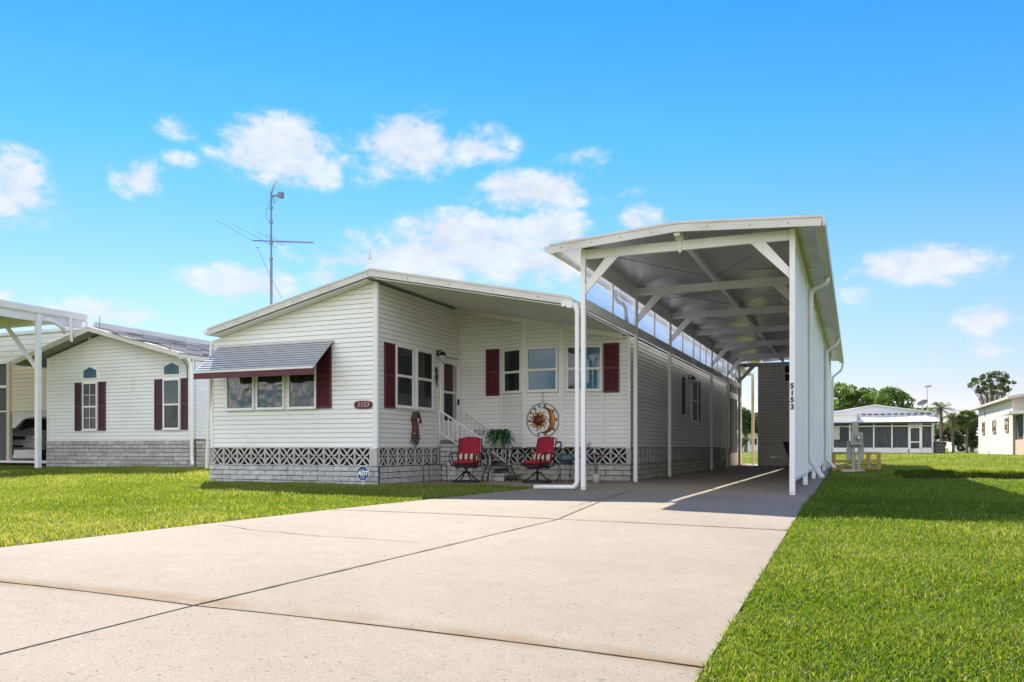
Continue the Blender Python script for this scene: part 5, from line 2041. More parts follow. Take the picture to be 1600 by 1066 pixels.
# security sign
p_ = ground_at(568, 760)
ad = thing('security_sign', 'blue octagonal ADT yard sign on a white stake at the corner of the front wall', 'sign', (-9.45, 14.33, gz(-9.45, 14.33)))
AX, AY, AZ = -9.42, 14.33, .245
q = MB()
q.tube([(AX, AY + .01, -.05), (AX, AY + .01, .2)], .012, 6)
q.build('stake', M['trim'], ad)
q = MB()
q.prism([(AX + .155 * math.cos(rad(22.5 + 45 * k)), AY - .005, AZ + .165 * math.sin(rad(22.5 + 45 * k))) for k in range(8)], (0, .008, 0))
q.build('rim', M['white_print'], ad)
q = MB()
q.prism([(AX + .142 * math.cos(rad(22.5 + 45 * k)), AY - .009, AZ + .152 * math.sin(rad(22.5 + 45 * k))) for k in range(8)], (0, .006, 0))
q.build('board', M['sign_blue'], ad)
text_mesh('ADT', .125, face_mat((0, AY - .011), (1, 0), (0, -1), AX, AZ), M['white_print'], 'lettering', ad, .009, .001, .25)
q = MB()
for z_, w_ in ((.075, .05), (-.075, .06), (-.10, .045)):
    q.box((AX - w_, AY - .012, AZ + z_ - .004), (AX + w_, AY - .009, AZ + z_ + .004))
q.build('small_print', M['white_print'], ad)

# ------------------------------------------------------------------ roof things
an = thing('tv_antenna', 'tall television antenna mast with a long boom on the home roof', 'antenna', (-13.16, 16, 3.6))
q = MB()
q.tube([(-13.16, 16, 3.45), (-13.16, 16, 5.4)], .032, 8)
q.tube([(-13.16, 16, 5.4), (-13.16, 16, 7.05)], .022, 8)
for z in (5.4, 6.3, 6.65, 5.78):
    q.tube([(-13.16, 16, z - .03), (-13.16, 16, z + .03)], .042, 8)
q.build('mast', M['galv'], an)
q = MB()
q.tube([(-13.64, 15.9, 5.87), (-12.10, 16.25, 5.75)], .016, 6)
q.build('boom', M['galv'], an)
def boom(t):
    return Vector((-13.64, 15.9, 5.87)).lerp(Vector((-12.10, 16.25, 5.75)), t)
for t, L in ((0.0, .95), (.18, .85), (.36, .5), (.44, .35)):
    c_ = boom(t)
    q = MB()
    d_ = Vector((-.62, -.62, .42)).normalized()
    q.tube([c_, c_ + d_ * L], .006, 5)
    q.tube([c_, c_ - d_ * L * (.45 if t > .1 else .0001)], .006, 5)
    q.build('element', M['galv'], an)
for k in range(14):
    c_ = boom(.45 + k * .04)
    q = MB()
    L = .16 - k * .006
    q.tube([c_ + Vector((-.02, -L, .012)), c_ + Vector((.02, L, -.01))], .005, 4)
    q.build('element', M['galv'], an)
q = MB()
q.tube([(-13.54, 15.95, 5.70), (-13.2, 15.95, 5.05), (-12.85, 16, 4.42)], .006, 5)
q.sphere((-13.54, 15.95, 5.71), .028, 6, 4)
q.build('broken_element', M['galv'], an)
q = MB()
q.tube([(-13.16, 16, 6.93), (-12.80, 15.9, 6.88)], .02, 6)
q.box((-12.84, 15.84, 6.81), (-12.74, 15.96, 6.95))
for s in (1, -1):
    q.tube([(-13.15, 16, 6.98), (-13.02, 15.95, 6.98 + s * .17 + .1 * (s > 0) - .1 * (s < 0))], [.02, .008], 5)
    for j in range(3):
        z = 6.98 + s * (.1 + .07 * j)
        q.tube([(-13.1 + .015 * j, 15.98, z), (-12.86 + .015 * j, 15.85, z + .03)], .004, 4)
q.build('uhf_array', M['galv'], an)
q = MB()
q.tube([(-13.18, 16, 6.85), (-13.27, 15.96, 6.6), (-13.26, 15.96, 6.4), (-13.18, 16, 6.25), (-13.19, 16, 5.9)], .005, 4)
q.build('cable', M['black'], an)
wv = thing('roof_finial', 'thin white metal finial on the gable peak of the home', 'finial', (-9.42, 14.6, 4.47))
q = MB()
q.tube([(-9.42, 14.6, 4.42), (-9.42, 14.6, 4.72)], .007, 6)
q.box((-9.55, 14.5, 4.46), (-9.28, 14.8, 4.505))
q.build('rod', M['trim'], wv)
q = MB()
q.lathe([(.004, 0), (.035, .035), (.045, .06), (.028, .09), (.014, .12), (.022, .15), (.016, .18), (.004, .2)], (-9.42, 14.6, 4.70), 8)
q.tube([(-9.42, 14.6, 4.86), (-9.43, 14.59, 4.97)], [.012, .004], 5)
q.build('figure', M['fascia'], wv)

# ------------------------------------------------------------------ patio chair at the back of the carport
def sling(loc, rz):
    t = thing('sling_chair', 'dark sling patio chair with a footstool at the back of the carport', 'chair', loc, None, rz)
    q = MB()
    q.prism([(-.26, .0, .42), (.26, .0, .42), (.26, .22, .98), (-.26, .22, .98)], (0, .015, 0))
    q.build('back_sling', M['navy'], t)
    q = MB()
    q.box((-.26, -.48, .40), (.26, .02, .42))
    q.build('seat_sling', M['navy'], t)
    q = MB()
    for s in (-1, 1):
        q.tube([(s * .28, -.48, 0), (s * .28, -.46, .42), (s * .28, .02, .40), (s * .28, .24, 1.0)], .014, 6)
        q.tube([(s * .28, -.1, .41), (s * .28, .22, 0)], .014, 6)
    q.tube([(-.28, .24, 1.0), (.28, .24, 1.0)], .014, 6)
    q.build('chair_frame', M['galv'], t)
    return t
sling((-2.02, 30.4, 0), rad(62))
fs = thing('footstool', 'low tubular metal footstool beside the dark sling chair', 'stool', (-2.72, 30.9, 0), rz=rad(5))
q = MB()
q.cbox((-.24, -.2, .40), (.24, .2, .435), .01)
q.build('seat', M['galv_white'], fs)
for sx in (-1, 1):
    q = MB()
    q.tube(rounded([(sx * .27, -.2, 0), (sx * .22, -.18, .4), (sx * .22, .18, .4), (sx * .27, .2, 0)], .06), .014, 6)
    q.build('leg', M['galv_white'], fs)

# ------------------------------------------------------------------ meter pedestal
mp_ = thing('meter_pedestal', 'grey electric meter pedestal with a round meter on a concrete pad', 'electric meter', (.0, 28.9, .02))
q = MB()
q.cbox((-.42, 28.55, -.02), (.30, 29.2, .05), .01)
q.build('pad', M['lattice'], mp_)
for x in (-.05, .12):
    q = MB()
    q.cbox((x - .045, 28.93, .04), (x + .045, 29.02, 1.02), .006)
    q.build('post', M['grey_meter'], mp_)
q = MB()
q.cbox((-.10, 28.80, 1.20), (.10, 28.95, 1.62), .01)
q.build('breaker_cap', M['grey_meter'], mp_)
q = MB()
q.cbox((-.14, 28.76, .86), (.24, 28.96, 1.28), .012)
q.build('meter_box', M['grey_meter'], mp_)
q = MB()
q.tube([(.12, 28.76, 1.11), (.12, 28.66, 1.11)], .085, 18)
q.build('meter_dial', M['black'], mp_)
q = MB()
q.tube([(.12, 28.66, 1.11), (.12, 28.635, 1.11)], .068, 18)
q.build('meter_glass', M['lamp_glass'], mp_)
q = MB()
q.cbox((-.26, 28.97, .38), (-.10, 29.1, 1.0), .01)
q.cbox((.08, 28.98, .38), (.27, 29.1, .88), .01)
q.build('disconnect_box', M['grey_meter'], mp_)

# wooden footbridge over the ditch
br = thing('footbridge', 'weathered wooden footbridge with low rails behind the meter pedestal', 'bridge', (.0, 31, 0))
for k in range(12):
    q = MB()
    y = 30.2 + k * .15
    q.cbox((-.75, y, .10), (.80, y + .135, .14), .006)
    q.build('plank', M['wood_pt'], br)
for x in (-.7, -.02, .43, .76):
    for y in (30.15, 32.0):
        q = MB()
        q.cbox((x - .045, y - .045, -.15), (x + .045, y + .045, .60), .005)
        q.build('post', M['wood_pt'], br)
for y in (30.1, 32.05):
    for z in (.30, .585):
        q = MB()
        q.cbox((-.75, y - .02, z - .035), (.81, y + .02, z + .035), .005)
        q.build('rail', M['wood_pt'], br)
q = MB()
q.cbox((-.75, 30.12, -.02), (.80, 30.17, .10), .005)
q.build('beam', M['wood_pt'], br)
# ------------------------------------------------------------------ neighbour on the left
nb = thing('neighbour_house', 'pale neighbouring mobile home with purple shutters and a grey brick skirt', 'house', (-22, 20, .14))
NY, NX0, NX1 = 19.2, -25.2, -18.75
npk, nle, nre = (-22.64, 4.66), (-26.25, 3.70), (-18.82, 3.66)
def nroof(x):
    if x < npk[0]:
        return npk[1] + (nle[1] - npk[1]) * (x - npk[0]) / (nle[0] - npk[0])
    return npk[1] + (nre[1] - npk[1]) * (x - npk[0]) / (nre[0] - npk[0])
oN = (NX0, NY, 0)
def topN(u):
    return nroof(NX0 + u) - .18
LN = NX1 - NX0
pkU = npk[0] - NX0
for (a, b) in ((0, pkU), (pkU, LN)):
    w_ = wall_back(nb, oN, uF, nF, a, b, 1.04, topN, M['gap'], 'front_wall')
    siding(w_, oN, uF, nF, a + .001, b - .001, 1.04, topN, M['siding_nbr'], .117)
q = MB(frame(oN, uF, nF))
q.box((LN - .09, 0, 1.0), (LN + .01, .03, topN(LN)))
q.box((0, 0, 1.0), (LN, .035, 1.04))
q.box((0, 0, 1.0), (.06, .03, topN(0)))
q.build('corner_trim', M['trim'], nb)
bricks(nb, oN, uF, nF, 0, LN + .05, .13, 7, M['brick_nbr'], .406, .125, proud=.01)
for (a, b, z0, z1) in ((-23.51, -22.81, 1.38, 2.88), (-19.98, -19.26, 1.38, 2.88)):
    left = a < -22
    window(nb, oN, uF, nF, a - NX0 + .05, b - NX0 - .05, z0, z1, .5, .045, 'glass', 'curtain_dark', grid=(2, 4) if left else None, drape=None if left else (0, 1, .5, 'blue_blind'))
    # small five sided transom above
    m2 = frame(oN, uF, nF)
    ua, ub_ = a - NX0, b - NX0
    um = (ua + ub_) / 2
    def penta(s_, za, zb, zc):
        return [(ua + s_, za), (ub_ - s_, za), (ub_ - s_, zb), (um, zc), (ua + s_, zb)]
    q = MB(m2)
    P0, P1 = penta(0, 3.02, 3.33, 3.47), penta(.045, 3.065, 3.31, 3.425)
    for i in range(5):
        j = (i + 1) % 5
        q.poly([(*[P0[i][0]], .045, P0[i][1]), (P0[j][0], .045, P0[j][1]), (P1[j][0], .045, P1[j][1]), (P1[i][0], .045, P1[i][1])])
        q.poly([(P0[i][0], .0, P0[i][1]), (P0[j][0], .0, P0[j][1]), (P0[j][0], .045, P0[j][1]), (P0[i][0], .045, P0[i][1])])
        q.poly([(P1[i][0], .02, P1[i][1]), (P1[j][0], .02, P1[j][1]), (P1[j][0], .045, P1[j][1]), (P1[i][0], .045, P1[i][1])])
    w_ = q.build('window', M['siding_nbr'], nb)
    q = MB(m2)
    q.poly([(p[0], .019, p[1]) for p in P1])
    q.build('interior', M['reflected_sky_blue'], w_)
    q = MB(m2)
    q.poly([(p[0], .026, p[1]) for p in P1])
    q.build('pane', M['glass'], w_)
    for (s0, s1) in ((a - NX0 - .35, a - NX0 - .03), (b - NX0 + .03, b - NX0 + .35)):
        shutter(nb, oN, uF, nF, s0, s1, 1.33, 2.93, M['plum'])
# its side wall and skirt
oN2 = (NX1, NY, 0)
w_ = wall_back(nb, oN2, uB, nB, 0, 13, 1.04, lambda u: 3.45, M['siding_nbr'], 'side_wall')
siding(w_, oN2, uB, nB, .05, 13, 1.04, lambda u: 3.45, M['siding_nbr'], .117)
bricks(nb, oN2, uB, nB, .05, 6, .13, 7, M['brick_warm'], .406, .125)
q = MB()
q.box((NX1 - .3, NY + 6, 0), (NX1, NY + 13, 1.03))
q.box((NX0, NY + .15, 0.1), (NX0 + .1, NY + 13, 3.4))
q.build('rear_wall', M['siding_nbr'], nb)
q = MB()
for (a, b) in ((nle, npk), (npk, nre)):
    q.prism([(a[0], NY - .5, a[1]), (b[0], NY - .5, b[1]), (b[0], NY - .5, b[1] - .12), (a[0], NY - .5, a[1] - .12)], (0, 14, 0))
nro = q.build('roof', M['shingle'], nb)
q = MB()
for (a, b) in ((nle, npk), (npk, nre)):
    q.prism([(a[0], NY - .54, a[1] + .01), (b[0], NY - .54, b[1] + .01), (b[0], NY - .54, b[1] - .15), (a[0], NY - .54, a[1] - .15)], (0, .035, 0))
q.prism([(nre[0], NY - .53, 3.60), (nre[0] + .13, NY - .53, 3.60), (nre[0] + .12, NY - .53, 3.47), (nre[0], NY - .53, 3.45)], (0, 13, 0))
q.build('fascia', M['fascia'], nro)
for i in range(12):   # shingle courses on the right slope
    for j in range(22):
        t0 = i / 12
        x0 = npk[0] + (nre[0] - npk[0]) * t0
        x1 = npk[0] + (nre[0] - npk[0]) * (t0 + 1.05 / 12)
        y0 = NY - .48 + j * .62 + (.3 if i % 2 else 0)
        z0, z1 = nroof(x0), nroof(x1)
        q = MB()
        h_ = .012 + R.uniform(0, .03)
        q.prism([(x0, y0, z0 + .006), (x1, y0, z1 + h_ + .02), (x1, y0, z1 + .004), (x0, y0, z0 + .002)], (0, .60, 0))
        q.build('shingle', M['shingle'] if R.random() < .6 else M['shingle_pale'], nro)
q = MB()
q.tube([(-22.4, NY - .3, 4.65), (-22.4, NY - .3, 5.0)], .012, 5)
q.build('vent_rod', M['galv'], nb)
q = MB()
q.tube([(-21.6, NY - .57, 4.42), (-20.9, NY - .6, 4.2), (-20.2, NY - .6, 4.05), (-19.5, NY - .6, 3.93), (-19.2, NY - .56, 3.8), (-19.05, NY - .3, 3.6), (-18.98, NY - .05, 3.3), (-18.97, NY - .04, 2.6)], .014, 5)
q.build('cable', M['curtain_dark'], nb)
q = MB()
q.tube(rounded([(-18.66, 18.85, 3.5), (-18.62, 18.95, 3.3), (-18.62, 18.98, .45), (-18.45, 18.85, .25)], .12), .045, 8)
q.build('downspout', M['trim'], nb)
q = MB()
q.box((-18.9, 19.12, 1.03), (-18.72, 19.19, 3.5))
q.build('corner_board', M['trim'], nb)

# the neighbour's tall carport
nc = thing('neighbour_carport', 'tall white carport of the left neighbour with a braced post', 'carport', (-26, 18, .2))
q = MB()
q.box((-33, 12.0, 4.93), (-23.38, 19.19, 5.02))
q.build('roof', M['roofing'], nc)
q = MB()
q.prism([(-23.38, 12.0, 5.16), (-23.30, 12.0, 5.16), (-23.32, 12.0, 4.97), (-23.38, 12.0, 4.94)], (0, 7.19, 0))
q.build('gutter', M['alu'], nc)
q = MB()
q.cbox((-23.55, 12.0, 4.70), (-23.42, 19.1, 4.93), .006)
q.build('eave_beam', M['alu'], nc)
q = MB()
q.cbox((-23.46, 17.43, .15), (-23.32, 17.57, 4.92), .006)
q.build('post', M['trim'], nc)
q = MB()
q.bar((-23.40, 17.5, 3.2), (-25.05, 17.5, 4.85), .08, .11)
q.build('knee_brace', M['alu'], nc)
q = MB()
q.cbox((-30.5, 17.42, 4.62), (-23.5, 17.56, 4.90), .006)
q.build('cross_beam', M['soffit'], nc)
q = MB()
q.tube(rounded([(-23.45, 17.6, 4.8), (-23.3, 17.9, 4.78), (-23.3, 18.3, 4.6), (-23.5, 18.5, 4.5)], .1), .07, 8)
q.build('downspout', M['trim'], nc)
q = MB()
q.tube([(-23.3, 18.55, 4.95), (-23.3, 18.6, 4.2)], .045, 8)
q.build('downspout', M['trim'], nc)
q = MB()
q.tube([(-23.3, 19.15, 4.95), (-23.3, 19.15, 4.45), (-23.15, 19.2, 4.35)], .045, 8)
q.build('downspout', M['trim'], nc)
# tall garage wing behind it
ng = thing('neighbour_garage', 'tall beige and white sided garage wing behind the left neighbour carport', 'garage', (-27, 21, .2))
NG = 20.5
w_ = wall_back(ng, (-36, NG, 0), uF, nF, 0, 11.7, 3.95, lambda u: 4.95, M['siding_nbr'], 'upper_wall')
siding(w_, (-36, NG, 0), uF, nF, 4.5, 11.7, 3.95, lambda u: 4.95, M['siding_nbr'], .2)
w_ = wall_back(ng, (-36, NG, 0), uF, nF, 7.1, 11.0, 2.12, lambda u: 3.94, M['siding_beige'], 'front_wall')
siding(w_, (-36, NG, 0), uF, nF, 7.25, 11.0, 2.12, lambda u: 3.92, M['siding_beige'], .15)
q = MB()
q.box((-29.02, NG - .06, .22), (-28.86, NG + .06, 3.95))
q.build('post', M['siding_beige'], ng)
q = MB()
q.box((-36, NG - .04, 3.90), (-28.9, NG + .02, 4.0))
q.box((-36, NG - .03, 3.0), (-29.02, NG + .02, 3.1))
q.box((-36, NG - .03, 2.1), (-29.02, NG + .02, 2.15))
q.build('screen_frame', M['trim'], ng)
q = MB()
q.box((-36, NG + .02, .3), (-29.02, NG + .03, 3.9))
q.build('screen', M['screen_grey'], ng)
q = MB()
q.box((-36, NG - .12, .22), (-25.3, NG + .12, .30))
q.build('threshold', M['trim'], ng)
q = MB()
q.box((-50, NG + .12, .20), (-25.2, NG + 7, .27))
q.build('floor', M['lattice'], ng)
w_ = wall_back(ng, (-50, NG + 7, 0), uF, nF, 0, 25, .25, lambda u: 4.9, M['siding_grey'], 'back_wall')
siding(w_, (-50, NG + 7, 0), uF, nF, 7, 25, .25, lambda u: 3.2, M['siding_grey'], .15)
q = MB()
q.box((-31.9, NG + 4.6, .25), (-31.65, NG + 4.8, 4.9))
q.build('inner_post', M['soffit'], ng)
q = MB()
q.box((-50, NG - .1, 4.93), (-24.15, NG + 9, 5.05))
q.prism([(-24.15, NG - .4, 5.10), (-24.05, NG - .4, 5.10), (-24.07, NG - .4, 4.93), (-24.15, NG - .4, 4.9)], (0, 11, 0))
q.box((-24.3, NG + .0, 4.4), (-24.18, NG + 9, 4.9))
q.build('roof', M['roofing'], ng)

# ------------------------------------------------------------------ cars
def car(loc, rz, label, suv=True):
    t = thing('parked_car', label, 'car', loc, None, rz)
    # x to the right of the car, front towards -Y
    W2 = .90
    prof = [(-2.25, .42), (-2.28, .62), (-2.22, .86), (-2.05, 1.00), (-1.1, 1.10), (-.45, 1.68), (-.1, 1.76), (1.9, 1.74), (2.2, 1.20), (2.28, .8), (2.25, .42)] if suv else \
           [(-2.2, .35), (-2.25, .55), (-2.1, .78), (-1.2, .92), (-.4, 1.36), (.9, 1.38), (1.7, .98), (2.2, .92), (2.25, .4)]
    q = MB()
    secs = []
    for k, (xx, sh) in enumerate(((-W2, .93), (-W2 * .97, .985), (-W2 * .8, 1.0), (0, 1.01), (W2 * .8, 1.0), (W2 * .97, .985), (W2, .93))):
        row = []
        for (y, z) in prof:
            hi = z > 1.12
            inset = .80 if hi else 1
            bul = 1 - (.05 if abs(xx) > .8 else 0) - .04 * (abs(xx) / W2) ** 4
            row.append(q.pt((xx * inset, y * (bul if abs(y) > 2 else 1), .42 + (z - .42) * sh)))
        secs.append(row)
    for a, b in zip(secs, secs[1:]):
        for j in range(len(prof) - 1):
            q.f.append([a[j], b[j], b[j + 1], a[j + 1]])
        q.f.append([a[-1], b[-1], b[0], a[0]])
    q.f.append(secs[0])
    q.f.append(secs[-1][::-1])
    q.build('body', M['car_silver'], t, smooth=False)
    if suv:
        q = MB()
        q.poly([(-.62, -1.06, 1.135), (.62, -1.06, 1.135), (.60, -.50, 1.66), (-.60, -.50, 1.66)])
        for s in (-1, 1):
            q.poly([(s * .745, -.75, 1.2), (s * .745, 1.9, 1.2), (s * .735, 1.8, 1.62), (s * .735, -.40, 1.62)])
        q.build('windows', M['black'], t)
        q = MB()
        q.cbox((-.42, -2.285, .82), (.42, -2.22, .96), .01)
        q.build('grille', M['chrome'], t)
        for k in range(3):
            q = MB()
            q.box((-.38, -2.295, .835 + k * .04), (.38, -2.288, .85 + k * .04))
            q.build('grille_bar', M['black'], t)
        for s in (-1, 1):
            q = MB()
            q.sphere((s * .64, -2.16, .90), (.19, .10, .085), 12, 8)
            q.build('headlight', M['lens'], t, smooth=True)
            q = MB()
            q.sphere((s * .66, -2.24, .62), (.09, .05, .055), 10, 6)
            q.build('fog_lamp', M['black'], t, smooth=True)
        q = MB()
        q.cbox((-.92, -2.38, .48), (.92, -2.15, .74), .04)
        q.build('bumper', M['car_silver'], t)
        q = MB()
        q.box((-.40, -2.39, .52), (.40, -2.375, .60))
        q.build('air_intake', M['black'], t)
        q = MB()
        for s in (-1, 1):
            q.cbox((s * 1.0 - .08, -.72, 1.12), (s * 1.0 + .08, -.58, 1.30), .03)
        q.build('mirror', M['car_silver'], t)
    else:
        q = MB()
        for s in (-1, 1):
            q.poly([(s * .745, -.9, .95), (s * .745, 1.4, .97), (s * .735, .85, 1.3), (s * .735, -.35, 1.3)])
        q.build('windows', M['black'], t)
    for sx in (-1, 1):
        for y in (-1.42, 1.4):
            q = MB()
            ax_ = Matrix.Rotation(rad(90), 4, 'Y')
            q.lathe([(.2, -.11), (.36, -.11), (.38, -.07), (.38, .07), (.36, .11), (.2, .11)], (sx * .84, y, .38), 22, ax_)
            wh = q.build('wheel', M['tyre'], t, smooth=True)
            q = MB()
            q.lathe([(.03, .115), (.21, .10), (.22, .0)], (sx * .84, y, .38), 16, Matrix.Rotation(rad(90 * sx), 4, 'Y'))
            q.build('rim', M['chrome'], wh)
    return t
car((-30.6, 23.3, .27), rad(24), 'silver white sport utility vehicle parked inside the left neighbour garage')
car((11.9, 99, gz(11.9, 99)), rad(80), 'distant pale car parked beside the far cream building', False)

# ------------------------------------------------------------------ screened house at the back right
g0 = gz(2, 62)
sh = thing('screened_house', 'low white house with a dark screened porch at the back of the lawn', 'house', (2, 62, g0))
SY_ = 62.0
q = MB()
q.box((-3.5, SY_ + 3.0, g0), (5.2, SY_ + 10, 3.1))
q.build('wall', M['siding_nbr'], sh)
q = MB()
q.prism([(-3.8, SY_ + 1.6, 3.10), (5.35, SY_ + 1.6, 3.10), (4.95, SY_ + 1.6, 3.22), (1.3, SY_ + 1.6, 3.80), (-3.0, SY_ + 1.6, 3.10)], (0, .1, 0))
q.build('gable', M['gable_pale'], sh)
q = MB()
for (a, b) in (((-3.2, 3.12), (1.3, 3.86)), ((1.3, 3.86), (4.95, 3.28))):
    q.prism([(a[0], SY_ + 1.4, a[1]), (b[0], SY_ + 1.4, b[1]), (b[0], SY_ + 1.4, b[1] - .07), (a[0], SY_ + 1.4, a[1] - .07)], (0, 9, 0))
q.build('roof', M['roofing'], sh)
q = MB()
q.prism([(-3.6, SY_ - .5, 2.50), (5.25, SY_ - .5, 2.50), (5.0, SY_ + 1.6, 3.08), (-3.6, SY_ + 1.6, 3.08)], (0, 0, .05))
pr_ = q.build('porch_roof', M['roofing'], sh)
q = MB()
q.box((-3.6, SY_ - .55, 2.44), (5.27, SY_ - .48, 2.53))
q.build('gutter', M['black'], pr_)
for k in range(21):
    x = -3.5 + k * .42
    q = MB()
    q.bar((x, SY_ - .48, 2.56), (x * .995 + .0, SY_ + 1.58, 3.15), .03, .03)
    q.build('roof_rib', M['alu'], pr_)
for k in range(20):
    x = -3.35 + k * .42
    q = MB()
    q.box((x, SY_ + 1.52, 3.10), (x + .26, SY_ + 1.6, 3.19))
    q.build('vent_block', M['black'], pr_)
for (a, b) in ((-3.5, -.38), (-.3, 1.16), (1.24, 2.31), (2.39, 3.36), (4.22, 4.80)):
    q = MB()
    q.box((a, SY_ + .05, .76), (b, SY_ + .06, 2.24))
    q.box((a, SY_ + .05, 2.30), (b, SY_ + .06, 2.44))
    q.build('screen_panel', M['screen_far'], sh)
q = MB()
for x in (-.38, 1.16, 2.31, 3.36, 4.14, 4.80):
    q.box((x, SY_, .7), (x + .085, SY_ + .1, 2.48))
q.box((-3.5, SY_ + .01, 2.23), (4.88, SY_ + .09, 2.31))
q.build('screen_frame', M['trim'], sh)
q = MB()
q.box((-3.5, SY_, g0 - .1), (3.36, SY_ + .1, .77))
q.box((4.15, SY_, g0 - .1), (4.88, SY_ + .1, .77))
q.build('base_panel', M['siding_nbr'], sh)
q = MB()
q.box((3.44, SY_ - .02, g0 + .02), (3.52, SY_ + .05, 2.2))
q.box((4.06, SY_ - .02, g0 + .02), (4.14, SY_ + .05, 2.2))
q.box((3.52, SY_ - .02, 2.12), (4.06, SY_ + .05, 2.2))
q.box((3.52, SY_ - .02, 1.12), (4.06, SY_ + .05, 1.2))
q.box((3.52, SY_ - .02, g0 + .02), (4.06, SY_ + .05, .72))
dr_ = q.build('screen_door', M['trim'], sh)
q = MB()
q.box((3.52, SY_ + .01, .72), (4.06, SY_ + .02, 2.12))
q.build('door_screen', M['screen_far'], dr_)
for k in range(9):
    x = -3.0 + k * .95
    q = MB()
    q.box((x, SY_ + 1.0, .8), (x + .4, SY_ + 1.02, 2.3))
    q.build('curtain', M['curtain'], sh)
q = MB()
q.box((-3.6, SY_ - .2, 2.55), (.12, SY_ - .1, 3.05))
q.box((-3.7, SY_ - .25, 3.05), (.22, SY_ + 1.0, 3.14))
q.build('side_awning', M['siding_nbr'], sh)
q = MB()
q.box((-3.4, SY_ - .06, 1.35), (-1.0, SY_ - .02, 2.25))
q.build('side_window', M['curtain'], sh)
q = MB()
q.box((-.95, SY_ - .06, 1.35), (-.6, SY_ - .02, 2.25))
q.build('dark_window', M['black'], sh)
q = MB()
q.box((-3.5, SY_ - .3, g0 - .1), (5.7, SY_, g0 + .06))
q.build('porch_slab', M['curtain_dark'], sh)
acn = thing('air_conditioner', 'dark air conditioning cabinet beside the screened house', 'air conditioner', (5.3, 62.2, g0))
q = MB()
q.cbox((4.98, 61.9, g0 + .05), (5.62, 62.7, 1.17), .02)
q.build('cabinet', M['black'], acn)
q = MB()
q.cbox((4.96, 61.88, 1.15), (5.64, 62.72, 1.20), .01)
q.build('lid', M['grey_meter'], acn)
for k in range(6):
    q = MB()
    q.box((5.02, 61.885, .5 + k * .1), (5.58, 61.9, .515 + k * .1))
    q.build('grille_bar', M['grey_meter'], acn)
sd = thing('satellite_dish', 'grey satellite dish on a short mast behind the screened house roof', 'satellite dish', (4.35, 64, 3.3))
q = MB()
q.tube([(4.4, 64, 3.0), (4.4, 64, 3.75)], .04, 6)
q.build('mast', M['grey_meter'], sd)
q = MB()
m_ = Matrix.Rotation(rad(-22), 4, 'Y') @ Matrix.Rotation(rad(-25), 4, 'X')
q.lathe([(.02, 0), (.15, .015), (.30, .06), (.38, .11), (.37, .12), (.28, .075), (.02, .02)], (4.4, 63.8, 3.85), 18, m_)
q.build('dish', M['dish'], sd, smooth=True)
dm = thing('mushroom_antenna', 'thin tall mast with a flat disc antenna behind the screened house', 'antenna', (4.7, 64.5, 3.0))
q = MB()
q.tube([(4.72, 64.5, 2.9), (4.72, 64.5, 5.1)], .025, 6)
q.build('mast', M['grey_meter'], dm)
q = MB()
q.lathe([(.03, -.1), (.27, .0), (.30, .05), (.26, .1), (.02, .13)], (4.72, 64.5, 5.1), 16)
q.build('disc', M['pot'], dm, smooth=True)

# ------------------------------------------------------------------ tan house at the right edge
th = thing('tan_house', 'sunlit cream sided house with small windows at the right edge', 'house', (10, 58, .4))
oT = (8.05, 52.2, 0)
# wall faces -X
uT, nT = (0, 1), (-1, 0)
g1 = gz(8, 55) - .05
def topT(u):
    return 3.50
w_ = wall_back(th, oT, uT, nT, 0, 13.5, g1, topT, M['siding_cream'], 'side_wall')
siding(w_, oT, uT, nT, .0, 13.5, g1, topT, M['siding_cream'], .2)
for y0, y1 in ((1.2, 2.3), (5.7, 6.9), (10.4, 11.4)):
    window(th, oT, uT, nT, y0, y1, 1.78, 2.45, .5, .08, 'glass', 'curtain_dark', vmid=.5, fmat='wood_trim')
q = MB(frame(oT, uT, nT))
q.box((10.2, 0, 2.85), (10.5, .03, 3.2))
q.build('vent', M['curtain_mid'], th)
w_ = wall_back(th, (8.05, 52.2, 0), uF, nF, 0, 9, g1, lambda u: 3.52 + .17 * u, M['siding_shade_tan'], 'front_wall')
siding(w_, (8.05, 52.2, 0), uF, nF, 0, 9, g1, lambda u: 3.52 + .17 * u, M['siding_shade_tan'], .2)
q = MB()
q.prism([(7.75, 51.5, 3.55), (17, 51.5, 5.1), (17, 51.5, 4.95), (7.75, 51.5, 3.42)], (0, 15.5, 0))
q.build('roof', M['wood_trim'], th)
q = MB()
q.prism([(7.70, 51.45, 3.60), (17, 51.45, 5.17), (17, 51.45, 5.02), (7.70, 51.45, 3.46)], (0, .04, 0))
q.prism([(7.70, 51.5, 3.60), (7.74, 51.5, 3.60), (7.74, 51.5, 3.46), (7.70, 51.5, 3.46)], (0, 15.5, 0))
q.build('fascia', M['siding_shade_tan'], th)
q = MB()
q.box((8.2, 49.6, g1 + .9), (8.28, 52.2, 2.55))
q.box((8.2, 49.6, g1 + .9), (17, 49.66, 2.55))
q.build('porch_screen', M['screen'], th)
q = MB()
q.box((8.15, 49.5, g1), (17, 52.1, g1 + .9))
q.build('porch_base', M['porch_pink'], th)
q = MB()
q.box((7.4, 49.2, 2.55), (17, 52.2, 2.70))
q.box((8.12, 49.5, g1 + .9), (8.22, 49.6, 2.55))
q.build('porch_roof', M['roofing'], th)
